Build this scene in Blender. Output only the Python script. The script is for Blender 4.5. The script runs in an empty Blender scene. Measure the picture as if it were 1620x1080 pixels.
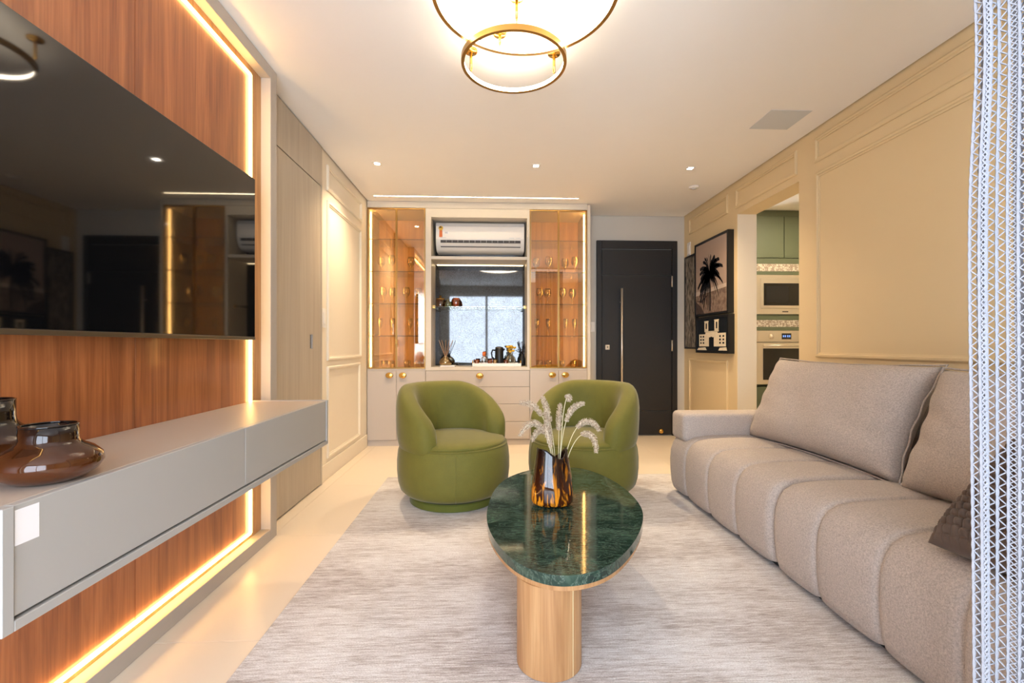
import bpy, bmesh, math, random
from mathutils import Vector, Matrix
PI = math.pi
random.seed(7)
S = bpy.context.scene
COL = S.collection

# ------------------------------------------------------------ camera, world, exposure
F_PX = 730.0
cam_data = bpy.data.cameras.new('camera')
cam = bpy.data.objects.new('camera', cam_data); COL.objects.link(cam)
cam_data.sensor_width = 36.0
cam_data.lens = F_PX * 36.0 / 1620.0
cam_data.shift_y = 6.0 / 1620.0
cam_data.clip_start = 0.02
cam.location = (0, 0, 1.07)
cam.rotation_euler = (PI / 2, 0, -math.atan(32 / F_PX))
S.camera = cam

world = bpy.data.worlds.new('world'); S.world = world
world.use_nodes = True
bg = world.node_tree.nodes['Background']
bg.inputs['Color'].default_value = (0.78, 0.88, 1.0, 1)
bg.inputs['Strength'].default_value = 5.8

vs = S.view_settings
vs.view_transform = 'Standard'; vs.look = 'None'; vs.gamma = 1.0; vs.use_curve_mapping = False
vs.exposure = 1.28

# daylight enters through the glazed front of the balcony behind the camera
pl = bpy.data.lights.new('window_portal', 'AREA'); pl.shape = 'RECTANGLE'; pl.size = 2.07; pl.size_y = 2.38
pl.cycles.is_portal = True
po = bpy.data.objects.new('window_portal', pl); COL.objects.link(po)
po.location = (-0.135, -1.30, 1.21); po.rotation_euler = (PI / 2, 0, 0)

WARM = (1.0, 0.66, 0.30)
WARM2 = (1.0, 0.80, 0.56)

# ------------------------------------------------------------ materials
def lin(c):
    c = c / 255.0
    return c / 12.92 if c <= 0.04045 else ((c + 0.055) / 1.055) ** 2.4
def rgb(r, g, b): return (lin(r), lin(g), lin(b), 1.0)

MATS = {}
class NT:
    def __init__(self, name):
        m = bpy.data.materials.new(name); m.use_nodes = True
        self.m = m; self.t = m.node_tree; self.n = self.t.nodes; self.l = self.t.links
        self.b = self.n['Principled BSDF']; self.out = self.n['Material Output']
    def node(self, typ, **kw):
        nd = self.n.new(typ)
        for k, v in kw.items():
            if k in nd.inputs.keys() if isinstance(k, str) else False: nd.inputs[k].default_value = v
            else: setattr(nd, k, v)
        return nd
    def link(self, a, b): self.l.new(a, b)
    def coords(self, scale=(1, 1, 1), rot=(0, 0, 0)):
        tc = self.n.new('ShaderNodeTexCoord'); mp = self.n.new('ShaderNodeMapping')
        mp.inputs['Scale'].default_value = scale; mp.inputs['Rotation'].default_value = rot
        self.link(tc.outputs['Object'], mp.inputs['Vector'])
        return mp.outputs['Vector']
    def noise(self, vec, scale=5, detail=3, rough=0.5, dist=0.0):
        nd = self.n.new('ShaderNodeTexNoise')
        nd.inputs['Scale'].default_value = scale; nd.inputs['Detail'].default_value = detail
        nd.inputs['Roughness'].default_value = rough; nd.inputs['Distortion'].default_value = dist
        self.link(vec, nd.inputs['Vector']); return nd.outputs['Fac']
    def ramp(self, fac, stops):
        r = self.n.new('ShaderNodeValToRGB'); e = r.color_ramp.elements
        e[0].position, e[0].color = stops[0]; e[1].position, e[1].color = stops[-1]
        for p, c in stops[1:-1]:
            x = e.new(p); x.color = c
        self.link(fac, r.inputs['Fac']); return r.outputs['Color']
    def mix(self, fac, a, b, mode='MIX'):
        mx = self.n.new('ShaderNodeMix'); mx.data_type = 'RGBA'; mx.blend_type = mode
        for sock, v in ((mx.inputs[0], fac), (mx.inputs[6], a), (mx.inputs[7], b)):
            if hasattr(v, 'is_output'): self.link(v, sock)
            else: sock.default_value = v
        return mx.outputs[2]
    def bump(self, h, strength=0.2, dist=0.01):
        b = self.n.new('ShaderNodeBump'); b.inputs['Strength'].default_value = strength
        b.inputs['Distance'].default_value = dist
        self.link(h, b.inputs['Height']); self.link(b.outputs['Normal'], self.b.inputs['Normal'])
    def set(self, **kw):
        for k, v in kw.items():
            k = k.replace('_', ' ')
            s = self.b.inputs[k]
            if hasattr(v, 'is_output'): self.link(v, s)
            else: s.default_value = v

def plain(name, col, rough=0.5, metal=0.0, var=0.03, bump=0.0, nscale=6, **kw):
    """painted or moulded surface with a little procedural variation"""
    t = NT(name); v = t.coords()
    f = t.noise(v, nscale, 4)
    a = tuple(c * (1 - var) for c in col[:3]) + (1,); b = tuple(min(1, c * (1 + var)) for c in col[:3]) + (1,)
    t.set(Base_Color=t.mix(f, a, b), Roughness=rough, Metallic=metal, **kw)
    if bump:
        t.bump(t.noise(v, 300, 2), bump, 0.002)
    MATS[name] = t.m; return t.m

def emit(name, col, strength):
    t = NT(name)
    e = t.n.new('ShaderNodeEmission'); e.inputs['Color'].default_value = (*col, 1); e.inputs['Strength'].default_value = strength
    t.link(e.outputs[0], t.out.inputs['Surface']); MATS[name] = t.m; return t.m

def wood(name, dark, mid, light, axis='Z', rough=0.4, scale=1.0, coat=0.0, dens=(0.36, 0.5, 0.64), streak=0.75):
    t = NT(name)
    sc = {'Z': (9, 9, 0.55), 'X': (0.55, 9, 9), 'Y': (9, 0.55, 9)}[axis]
    sc2 = {'Z': (90, 90, 1.6), 'X': (1.6, 90, 90), 'Y': (90, 1.6, 90)}[axis]
    v = t.coords(tuple(s * scale for s in sc)); v2 = t.coords(tuple(s * scale for s in sc2))
    f = t.noise(v, 1.0, 6, 0.6, 1.2); f2 = t.noise(v2, 1.0, 4, 0.6)
    c = t.ramp(f, [(dens[0], dark), (dens[1], mid), (dens[2], light)])
    c2 = t.ramp(f2, [(0.35, (0.62, 0.55, 0.5, 1)), (0.6, (1, 1, 1, 1))])
    t.set(Base_Color=t.mix(streak, c, c2, 'MULTIPLY'), Roughness=rough, Coat_Weight=coat, Coat_Roughness=0.08)
    t.bump(f2, 0.06, 0.003)
    MATS[name] = t.m; return t.m

def fabric(name, a, b, sheen=0.3, weave=900, rough=0.9, mottled=9, bumps=0.25, heather=0.0):
    t = NT(name); v = t.coords()
    f = t.noise(v, mottled, 5, 0.6); g = t.noise(v, weave, 2, 0.7)
    c = t.mix(f, a, b)
    c = t.mix(0.35, c, t.ramp(g, [(0.3, (0.45, 0.45, 0.45, 1)), (0.7, (1.25, 1.25, 1.25, 1))]), 'MULTIPLY')
    if heather:
        k = t.noise(v, 170, 3, 0.8)
        c = t.mix(heather, c, t.ramp(k, [(0.36, (0.55, 0.55, 0.56, 1)), (0.64, (1.35, 1.34, 1.32, 1))]), 'MULTIPLY')
    t.set(Base_Color=c, Roughness=rough, Sheen_Weight=sheen, Sheen_Roughness=0.4, Specular_IOR_Level=0.12 if heather else 0.4)
    t.bump(g, bumps, 0.002)
    MATS[name] = t.m; return t.m

def clear(name, tint, refl=0.12, rough=0.02, reflcol=(1, 1, 1, 1)):
    """thin sheet glass: tinted see-through plus mirror reflection that grows at grazing angles"""
    t = NT(name)
    tr = t.n.new('ShaderNodeBsdfTransparent'); tr.inputs['Color'].default_value = tint
    gl = t.n.new('ShaderNodeBsdfGlossy'); gl.inputs['Roughness'].default_value = rough; gl.inputs['Color'].default_value = reflcol
    fr = t.n.new('ShaderNodeLayerWeight'); fr.inputs['Blend'].default_value = 0.25
    mth = t.n.new('ShaderNodeMath'); mth.operation = 'ADD'; mth.use_clamp = True; mth.inputs[1].default_value = refl
    ml = t.n.new('ShaderNodeMath'); ml.operation = 'MULTIPLY'; ml.inputs[1].default_value = 0.5
    t.link(fr.outputs['Fresnel'], ml.inputs[0]); t.link(ml.outputs[0], mth.inputs[0])
    mx = t.n.new('ShaderNodeMixShader')
    t.link(mth.outputs[0], mx.inputs[0]); t.link(tr.outputs[0], mx.inputs[1]); t.link(gl.outputs[0], mx.inputs[2])
    t.link(mx.outputs[0], t.out.inputs['Surface']); MATS[name] = t.m; return t.m

plain('ceiling', rgb(243, 240, 236), 0.9, var=0.01)
plain('wall_beige', rgb(219, 197, 155), 0.75, var=0.02, nscale=2, bump=0.03)
plain('wall_cream', rgb(232, 222, 204), 0.7, var=0.02, nscale=2, bump=0.03)
plain('wall_grey', rgb(205, 200, 190), 0.75, var=0.02, nscale=2)
plain('wall_white', rgb(228, 226, 222), 0.8, var=0.02)
plain('gap_dark', rgb(60, 52, 44), 0.9)
plain('grout', rgb(190, 176, 158), 0.9)
plain('tile', rgb(232, 218, 198), 0.32, var=0.025, nscale=2.5, Specular_IOR_Level=0.4)
plain('lacquer', rgb(188, 178, 168), 0.45, var=0.015)
plain('lacquer_light', rgb(206, 196, 180), 0.45, var=0.015)
plain('console_grey', rgb(172, 169, 165), 0.4, var=0.015)
plain('console_top', rgb(186, 172, 158), 0.4, var=0.015)
plain('frame_grey', rgb(176, 168, 158), 0.45, var=0.015)
wood('door_veneer', rgb(178, 166, 148), rgb(184, 172, 154), rgb(190, 179, 161), 'Z', 0.5, 1.0, streak=0.25)
wood('panel_wood', rgb(142, 80, 44), rgb(166, 97, 54), rgb(182, 112, 65), 'Z', 0.32, 1.6, 0.35, streak=0.6)
wood('oak', rgb(166, 120, 76), rgb(182, 137, 91), rgb(194, 151, 104), 'Z', 0.45, 1.8, streak=0.45)
wood('oak_amber', rgb(206, 146, 76), rgb(220, 162, 90), rgb(228, 174, 102), 'Z', 0.45, 1.0, streak=0.3)
plain('black', rgb(24, 24, 25), 0.4)
plain('bezel', rgb(28, 28, 30), 0.35)
plain('screen', rgb(9, 9, 10), 0.04, Specular_IOR_Level=0.75)
plain('door_black', rgb(31, 31, 33), 0.5, var=0.05)
plain('brass', rgb(226, 180, 96), 0.22, 1.0)
plain('gold_dark', rgb(176, 138, 78), 0.35, 1.0)
plain('steel', rgb(222, 212, 196), 0.33, 0.75)
plain('shelf_edge', rgb(110, 78, 44), 0.3)
plain('steel_dark', rgb(120, 116, 110), 0.35, 1.0)
plain('white_plastic', rgb(236, 232, 226), 0.35)
plain('white_plastic_dim', rgb(206, 204, 202), 0.4)
plain('vent_dark', rgb(52, 48, 46), 0.5)
plain('paper', rgb(240, 238, 240), 0.7)
plain('seal_yellow', rgb(226, 178, 52), 0.5)
plain('seal_orange', rgb(216, 112, 50), 0.5)
plain('ink', rgb(48, 42, 40), 0.6)
plain('kitchen_green', rgb(92, 100, 78), 0.5, var=0.03)
plain('kitchen_wall', rgb(226, 216, 196), 0.8)
plain('panel_grey', rgb(204, 208, 212), 0.6)
fabric('sofa_fabric', rgb(184, 173, 165), rgb(195, 185, 178), 0.1, 420, rough=1.0, bumps=0.3, heather=0.5)
fabric('green_velvet', rgb(101, 99, 36), rgb(115, 111, 43), 0.18, 500, 0.75, 14, 0.12)
fabric('green_velvet_base', rgb(84, 92, 28), rgb(100, 106, 36), 0.15, 500, 0.8, 14, 0.12)
fabric('knit_brown', rgb(84, 70, 62), rgb(112, 95, 84), 0.2, 700)
fabric('knit_back', rgb(78, 70, 66), rgb(90, 80, 74), 0.2, 500)
fabric('crochet', rgb(150, 153, 162), rgb(168, 170, 178), 0.1, 800)
emit('led_warm', (1.0, 0.58, 0.18), 9.0)
emit('led_cab', (1.0, 0.64, 0.28), 20.0); emit('led_shelf', (1.0, 0.74, 0.42), 5.0)
emit('led_ring', (1.0, 0.86, 0.66), 14.0)
emit('led_slot', (1.0, 0.78, 0.48), 14.0)
emit('spot_glow', (1.0, 0.9, 0.75), 30.0)
emit('display_blue', (0.2, 0.35, 0.9), 0.8)
clear('bronze_glass', (0.96, 0.87, 0.70, 1), 0.18, 0.012, (1.0, 0.93, 0.84, 1))
clear('shelf_glass', (0.93, 0.95, 0.92, 1), 0.06)
clear('clear_glass', (0.97, 0.97, 0.95, 1), 0.08)
clear('window_glass', (0.97, 0.98, 1.0, 1), 0.03)
clear('gold_tint_glass', (0.98, 0.90, 0.72, 1), 0.42, 0.03, (1.0, 0.84, 0.5, 1))
clear('amber_jar', (0.75, 0.36, 0.07, 1), 0.12)
clear('green_jar', (0.55, 0.62, 0.38, 1), 0.15)

def marble():
    t = NT('green_marble'); v = t.coords((1, 1, 1)); v2 = t.coords((2.2, 7, 2), (0, 0, 0.35))
    f = t.noise(v, 7, 8, 0.65, 1.4); g = t.noise(v2, 3.5, 9, 0.72, 2.2)
    c = t.ramp(f, [(0.3, rgb(16, 34, 28)), (0.5, rgb(34, 58, 47)), (0.68, rgb(66, 90, 75))])
    vein = t.ramp(g, [(0.49, (0, 0, 0, 1)), (0.505, (1, 1, 1, 1)), (0.52, (0, 0, 0, 1))])
    sep = t.n.new('ShaderNodeSeparateColor'); t.link(vein, sep.inputs[0])
    m = t.n.new('ShaderNodeMath'); m.operation = 'MULTIPLY'; m.inputs[1].default_value = 0.34; t.link(sep.outputs[0], m.inputs[0])
    t.set(Base_Color=t.mix(m.outputs[0], c, rgb(168, 190, 170)), Roughness=0.07, Specular_IOR_Level=0.6)
    MATS['green_marble'] = t.m
marble()

def rug_mat():
    t = NT('rug_pile')
    v = t.coords((4, 60, 1)); v1 = t.coords((16, 170, 1)); v2 = t.coords((1.2, 3.0, 1)); v3 = t.coords((170, 330, 1))
    f = t.noise(v, 1, 5, 0.65, 0.15); g = t.noise(v1, 1, 4, 0.7); h = t.noise(v2, 1, 4, 0.6); k = t.noise(v3, 1, 2, 0.6)
    s = t.mix(0.34, t.mix(0.6, f, g), h)
    c = t.ramp(s, [(0.40, rgb(158, 146, 140)), (0.46, rgb(194, 186, 182)), (0.52, rgb(220, 216, 215)), (0.60, rgb(236, 235, 235))])
    c = t.mix(0.5, c, t.ramp(k, [(0.35, (0.5, 0.48, 0.46, 1)), (0.6, (1.1, 1.1, 1.1, 1))]), 'MULTIPLY')
    t.set(Base_Color=c, Roughness=0.95, Sheen_Weight=0.2)
    t.bump(k, 0.5, 0.006)
    MATS['rug_pile'] = t.m
rug_mat()

def antique_mirror():
    t = NT('antique_mirror'); v = t.coords()
    f = t.noise(v, 150, 4, 0.7); g = t.noise(v, 9, 5, 0.65)
    sp = t.ramp(f, [(0.38, rgb(70, 68, 64)), (0.60, rgb(92, 94, 97))])
    sm = t.ramp(g, [(0.38, (0.88, 0.87, 0.86, 1)), (0.62, (1, 1, 1, 1))])
    t.set(Base_Color=t.mix(1.0, sp, sm, 'MULTIPLY'), Metallic=1.0, Roughness=0.035)
    MATS['antique_mirror'] = t.m
antique_mirror()

def glass_amber(name, top, low, z0, z1, streaks=False):
    """ombre coloured glass: dark collar melting into amber"""
    t = NT(name)
    tc = t.n.new('ShaderNodeTexCoord'); sp = t.n.new('ShaderNodeSeparateXYZ'); t.link(tc.outputs['Object'], sp.inputs[0])
    mr = t.n.new('ShaderNodeMapRange'); mr.inputs[1].default_value = z0; mr.inputs[2].default_value = z1
    t.link(sp.outputs['Z'], mr.inputs[0])
    fac = mr.outputs[0]
    c = t.ramp(fac, [(0.0, low), (1.0, top)])
    if streaks:
        v = t.coords((34, 34, 5)); n = t.noise(v, 1.5, 3, 0.5, 0.8)
        st = t.ramp(n, [(0.52, (0, 0, 0, 1)), (0.60, (1, 1, 1, 1))])
        s2 = t.n.new('ShaderNodeSeparateColor'); t.link(st, s2.inputs[0])
        inv = t.n.new('ShaderNodeMapRange'); inv.inputs[1].default_value = z0 + 0.02; inv.inputs[2].default_value = z1 - 0.01
        inv.inputs[3].default_value = 1.0; inv.inputs[4].default_value = 0.0; t.link(sp.outputs['Z'], inv.inputs[0])
        m = t.n.new('ShaderNodeMath'); m.operation = 'MULTIPLY'; t.link(s2.outputs[0], m.inputs[0]); t.link(inv.outputs[0], m.inputs[1])
        c = t.mix(m.outputs[0], c, rgb(226, 140, 30))
    t.set(Base_Color=c, Roughness=0.03, Transmission_Weight=0.6 if not streaks else 0.0, IOR=1.3, Specular_IOR_Level=0.6, Coat_Weight=0.6)
    MATS[name] = t.m
glass_amber('amber_vase', rgb(18, 9, 7), rgb(132, 72, 32), 0.0, 0.115)
glass_amber('amber_bag_vase', rgb(16, 8, 6), rgb(62, 27, 9), 0.02, 0.24, True)

def hex_mat():
    t = NT('hex_strip'); v = t.coords((1, 1, 1))
    vo = t.n.new('ShaderNodeTexVoronoi'); vo.feature = 'DISTANCE_TO_EDGE'; vo.inputs['Scale'].default_value = 42; vo.inputs['Randomness'].default_value = 0.2
    t.link(v, vo.inputs['Vector'])
    t.set(Base_Color=t.ramp(vo.outputs['Distance'], [(0.02, rgb(150, 134, 120)), (0.08, rgb(212, 204, 192))]), Roughness=0.4)
    MATS['hex_strip'] = t.m
hex_mat()

# ------------------------------------------------------------ mesh helpers (world coordinates unless the thing is built at the origin)
def NB(): return bmesh.new()
def box(bm, x0, x1, y0, y1, z0, z1, bev=0.0, seg=2):
    r = bmesh.ops.create_cube(bm, size=1.0)
    M = Matrix.Translation(((x0 + x1) / 2, (y0 + y1) / 2, (z0 + z1) / 2)) @ Matrix.Diagonal((abs(x1 - x0), abs(y1 - y0), abs(z1 - z0), 1))
    bmesh.ops.transform(bm, matrix=M, verts=r['verts'])
    if bev > 0:
        es = list({e for v in r['verts'] for e in v.link_edges})
        bmesh.ops.bevel(bm, geom=es, offset=bev, segments=seg, profile=0.5, affect='EDGES')
    return bm
def lathe(bm, prof, n=32, c=(0, 0, 0), sx=1.0, sy=1.0, cap=True):
    rings = []
    for r, z in prof:
        if r < 1e-5: rings.append([bm.verts.new((c[0], c[1], c[2] + z))])
        else: rings.append([bm.verts.new((c[0] + sx * r * math.cos(2 * PI * i / n), c[1] + sy * r * math.sin(2 * PI * i / n), c[2] + z)) for i in range(n)])
    for a, b in zip(rings, rings[1:]):
        for i in range(n):
            j = (i + 1) % n
            if len(a) == 1 and len(b) == 1: continue
            if len(a) == 1: bm.faces.new((a[0], b[j], b[i]))
            elif len(b) == 1: bm.faces.new((a[i], a[j], b[0]))
            else: bm.faces.new((a[i], a[j], b[j], b[i]))
    if cap:
        if len(rings[0]) > 1: bm.faces.new(list(reversed(rings[0])))
        if len(rings[-1]) > 1: bm.faces.new(rings[-1])
    return bm
def tube(bm, pts, r, n=8, closed=False, cap=True):
    pts = [Vector(p) for p in pts]; rings = []
    N = len(pts); up = None
    for i, p in enumerate(pts):
        a = pts[(i - 1) % N] if (closed or i > 0) else p
        b = pts[(i + 1) % N] if (closed or i < N - 1) else p
        d = (b - a).normalized()
        if up is None:
            up = Vector((0, 0, 1)) if abs(d.z) < 0.9 else Vector((1, 0, 0))
        s = d.cross(up).normalized(); up = s.cross(d).normalized()
        rr = r[i] if isinstance(r, (list, tuple)) else r
        rings.append([bm.verts.new(p + (s * math.cos(2 * PI * k / n) + up * math.sin(2 * PI * k / n)) * rr) for k in range(n)])
    rng = range(N) if closed else range(N - 1)
    for i in rng:
        a, b = rings[i], rings[(i + 1) % N]
        for k in range(n):
            bm.faces.new((a[k], a[(k + 1) % n], b[(k + 1) % n], b[k]))
    if cap and not closed:
        bm.faces.new(list(reversed(rings[0]))); bm.faces.new(rings[-1])
    return bm
def prism(bm, poly, z0, z1, M=None, bev=0.0, seg=2):
    n0 = len(bm.verts)
    lo = [bm.verts.new((x, y, z0)) for x, y in poly]; hi = [bm.verts.new((x, y, z1)) for x, y in poly]
    n = len(poly)
    fs = [bm.faces.new(list(reversed(lo))), bm.faces.new(hi)]
    for i in range(n): fs.append(bm.faces.new((lo[i], lo[(i + 1) % n], hi[(i + 1) % n], hi[i])))
    if bev:
        es = [e for e in set(fs[0].edges) | set(fs[1].edges)]
        rr = bmesh.ops.bevel(bm, geom=es, offset=bev, segments=seg, profile=0.5, affect='EDGES')
    if M is not None:
        vv = list(bm.verts)[n0:] if not bev else list(bm.verts)[n0:]
        bmesh.ops.transform(bm, matrix=M, verts=vv)
    return bm
def flat(bm, poly, fn):
    """one flat polygon; fn maps (u, v) to a point"""
    bm.faces.new([bm.verts.new(fn(u, v)) for u, v in poly]); return bm
def wpos(o):
    p = Vector((0, 0, 0))
    while o is not None:
        p += o.location; o = o.parent
    return p
def obj(name, bm, mat, parent=None, smooth=False, local=False, sub=0):
    bmesh.ops.recalc_face_normals(bm, faces=bm.faces)
    if smooth:
        for f in bm.faces: f.smooth = True
    off = Vector((0, 0, 0))
    if parent is not None:
        if not local: off = wpos(parent)
    elif not local:
        xs = [v.co for v in bm.verts]
        off = Vector(((min(v.x for v in xs) + max(v.x for v in xs)) / 2, (min(v.y for v in xs) + max(v.y for v in xs)) / 2, min(v.z for v in xs)))
    if off.length: bmesh.ops.translate(bm, vec=-off, verts=bm.verts)
    me = bpy.data.meshes.new(name); bm.to_mesh(me); bm.free()
    if smooth == 'auto':
        me.set_sharp_from_angle(angle=math.radians(35))
    me.materials.append(MATS[mat] if isinstance(mat, str) else mat)
    o = bpy.data.objects.new(name, me); COL.objects.link(o)
    if parent is not None: o.parent = parent
    elif not local: o.location = off
    if sub:
        m = o.modifiers.new('subdivision', 'SUBSURF'); m.levels = sub; m.render_levels = sub
    return o
def tag(o, label, cat, group=None):
    o['label'] = label; o['category'] = cat
    if group: o['group'] = group
    return o
def thing(name, label, cat, loc=(0, 0, 0), group=None):
    o = bpy.data.objects.new(name, None); o.empty_display_size = 0.1; COL.objects.link(o); o.location = loc
    return tag(o, label, cat, group)
def struct(name, bm, mat, parent=None, label=None, smooth=False):
    o = obj(name, bm, mat, parent, smooth)
    if parent is None:
        o['kind'] = 'structure'
    if label: o['label'] = label
    return o
def copy_tree(root):
    r = root.copy(); COL.objects.link(r)
    for ch in list(root.children):
        c = ch.copy(); COL.objects.link(c); c.parent = r
        for g in list(ch.children):
            d = g.copy(); COL.objects.link(d); d.parent = c
    return r
def B(*a, **k): return box(NB(), *a, **k)

# ------------------------------------------------------------ the room
XL, XR, YB, YF, ZC = -1.325, 2.295, 5.41, -1.3, 2.60
# floor: slab with large porcelain tiles
fl = struct('floor', B(-1.43, 4.5, YF - 0.1, 5.9, -0.12, -0.004), 'grout', label='cream porcelain tiled floor')
P = 0.941; xs = [-0.29 + P * k for k in range(-2, 6)]; ys = [2.653 + P * k for k in range(-5, 5)]
proto = None
for i in range(len(xs) - 1):
    for j in range(len(ys) - 1):
        x0, x1 = max(xs[i], XL), min(xs[i + 1], 4.45); y0, y1 = max(ys[j], YF), min(ys[j + 1], 5.8)
        if x1 - x0 < 0.05 or y1 - y0 < 0.05: continue
        g = 0.0008
        obj('floor_tile', B(x0 + g, x1 - g, y0 + g, y1 - g, -0.0039, 0.0, bev=0.0006, seg=1), 'tile', fl)

# ceiling (stops short of the walls: shadow gap)
ce = struct('ceiling', B(XL + 0.014, XR - 0.014, YF, YB - 0.014, ZC, ZC + 0.04), 'ceiling', label='smooth white plasterboard ceiling with a shadow gap')
obj('gap_lining', B(XL - 0.1, 4.5, YF - 0.1, 5.9, ZC + 0.045, ZC + 0.12), 'gap_dark', ce)

wl = struct('wall_left', B(XL - 0.1, XL, YF, YB + 0.1, 0, ZC + 0.045), 'wall_cream', label='cream panelled left wall')
# back wall
wb = struct('wall_back', B(XL, XR + 0.18, YB, YB + 0.1, 0, ZC + 0.045), 'wall_grey', label='pale grey back wall beside the entrance door')
# right wall with the kitchen opening
OY0, OY1, OZ = 3.353, 4.226, 2.296
bm = NB(); box(bm, XR, XR + 0.18, YF, OY0, 0, ZC + 0.045); box(bm, XR, XR + 0.18, OY1, YB, 0, ZC + 0.045); box(bm, XR, XR + 0.18, OY0, OY1, OZ, ZC + 0.045)
wr = struct('wall_right', bm, 'wall_beige', label='warm beige panelled right wall with kitchen opening')
# opening lining (white jamb)
bm = NB(); box(bm, XR + 0.004, XR + 0.185, OY1 - 0.006, OY1, 0, OZ); box(bm, XR + 0.004, XR + 0.185, OY0, OY0 + 0.006, 0, OZ)
obj('opening_lining', bm, 'wall_cream', wr)

def moulding(parent, side, y0, y1, z0, z1, mat, w=0.034, d=0.016):
    """a rectangular picture-frame moulding made of four mitred strips with a stepped profile"""
    bm = NB()
    prof = [(0.0, 0.0), (0.0, d * 0.55), (w * 0.25, d), (w * 0.6, d), (w * 0.7, d * 0.5), (w, d * 0.4), (w, 0.0)]
    X = XL if side < 0 else XR; sgn = 1 if side < 0 else -1
    loops = []
    for a, h in prof:
        loops.append([bm.verts.new((X + sgn * h, yy, zz)) for yy, zz in ((y0 + a, z0 + a), (y1 - a, z0 + a), (y1 - a, z1 - a), (y0 + a, z1 - a))])
    for a, b in zip(loops, loops[1:]):
        for k in range(4): bm.faces.new((a[k], a[(k + 1) % 4], b[(k + 1) % 4], b[k]))
    return obj('moulding_frame', bm, mat, parent)
for r in ((4.385, 5.262, 2.352, 2.535), (3.37, 4.24, 2.352, 2.535), (0.2, 3.178, 2.36, 2.535), (0.2, 3.165, 0.985, 2.285), (4.385, 5.262, 0.16, 0.922), (0.2, 3.165, 0.16, 0.90)):
    moulding(wr, 1, *r, 'wall_beige')
for r in ((3.765, 4.74, 2.315, 2.52), (3.765, 4.725, 0.945, 2.235), (3.765, 4.68, 0.16, 0.90)):
    moulding(wl, -1, *r, 'wall_cream')
def baseboard(name, x0, x1, y0, y1, mat, lab):
    return struct(name, B(x0, x1, y0, y1, 0.0, 0.13, bev=0.003, seg=1), mat, label=lab)
baseboard('baseboard_left', XL, XL + 0.014, 3.615, 4.93, 'wall_cream', 'cream skirting board below the left wall panels')
baseboard('baseboard_right', XR - 0.014, XR, YF, OY0, 'wall_beige', 'beige skirting board behind the sofa')
baseboard('baseboard_right_far', XR - 0.014, XR, OY1, YB, 'wall_beige', 'beige skirting board below the framed pictures')

# front of the balcony behind the camera: wall around a wide glazed sliding window
bm = NB(); box(bm, XL - 0.1, -1.17, YF - 0.1, YF, 0, ZC + 0.045); box(bm, 0.90, XR + 0.18, YF - 0.1, YF, 0, ZC + 0.045); box(bm, -1.17, 0.90, YF - 0.1, YF, 2.42, ZC + 0.045)
struct('wall_front', bm, 'wall_white', label='white wall around the balcony window')
win = bpy.data.objects.new('window_1', None); COL.objects.link(win); win.location = (-0.135, YF - 0.05, 0); win['kind'] = 'structure'; win['label'] = 'wide sliding balcony window'
bm = NB()
for x0, x1, z0, z1 in ((-1.17, -1.12, 0, 2.42), (0.85, 0.90, 0, 2.42), (-1.12, 0.85, 2.37, 2.42), (-1.12, 0.85, 0, 0.05)):
    box(bm, x0, x1, YF - 0.08, YF - 0.02, z0, z1)
obj('window_frame', bm, 'white_plastic', win)
for k in range(2):
    a = -1.12 + k * 0.985; b = a + 0.985
    s = NB(); yo = YF - 0.06 + 0.012 * (k % 2)
    box(s, a, a + 0.03, yo, yo + 0.03, 0.05, 2.37); box(s, b - 0.03, b, yo, yo + 0.03, 0.05, 2.37)
    box(s, a + 0.03, b - 0.03, yo, yo + 0.03, 2.33, 2.37); box(s, a + 0.03, b - 0.03, yo, yo + 0.03, 0.05, 0.1)
    so = obj('window_sash', s, 'white_plastic', win)
    obj('pane', B(a + 0.03, b - 0.03, yo + 0.012, yo + 0.018, 0.1, 2.33), 'window_glass', so)

# kitchen shell beyond the opening
struct('wall_kitchen_back', B(XR + 0.18, 4.5, 5.75, 5.85, 0, ZC + 0.045), 'kitchen_wall', label='kitchen back wall')
struct('wall_kitchen_right', B(4.4, 4.5, 2.3, 5.75, 0, ZC + 0.045), 'kitchen_wall', label='kitchen side wall')
struct('wall_kitchen_front', B(XR + 0.18, 4.4, 2.2, 2.3, 0, ZC + 0.045), 'kitchen_wall', label='kitchen front wall')
struct('ceiling_kitchen', B(XR + 0.18, 4.4, 2.3, 5.75, ZC + 0.005, ZC + 0.04), 'ceiling', label='kitchen ceiling')

# flush veneer door in the left wall
d1 = bpy.data.objects.new('door_1', None); COL.objects.link(d1); d1.location = (XL, 3.12, 0); d1['kind'] = 'structure'
d1['label'] = 'taupe wood-veneer sliding door with recessed pull'
obj('backing', B(XL, XL + 0.003, 2.66, 3.61, 0.0, ZC - 0.01), 'gap_dark', d1)
bm = NB(); box(bm, XL + 0.001, XL + 0.022, 2.66, 3.61, 2.288, ZC - 0.012); box(bm, XL + 0.001, XL + 0.022, 3.586, 3.61, 0, 2.288)
obj('surround', bm, 'door_veneer', d1)
hy0, hy1, hz0, hz1 = 3.372, 3.43, 1.042, 1.152
bm = NB()
for y0, y1, z0, z1 in ((2.66, hy0, 0.012, 2.281), (hy1, 3.581, 0.012, 2.281), (hy0, hy1, 0.012, hz0), (hy0, hy1, hz1, 2.281)):
    box(bm, XL + 0.003, XL + 0.020, y0, y1, z0, z1)
bmesh.ops.remove_doubles(bm, verts=bm.verts, dist=1e-5)
lf = obj('door_leaf', bm, 'door_veneer', d1)
bm = NB(); box(bm, XL + 0.003, XL + 0.006, hy0, hy1, hz0, hz1)
pull = obj('recessed_pull', bm, 'gap_dark', lf)
bm = NB()
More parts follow.
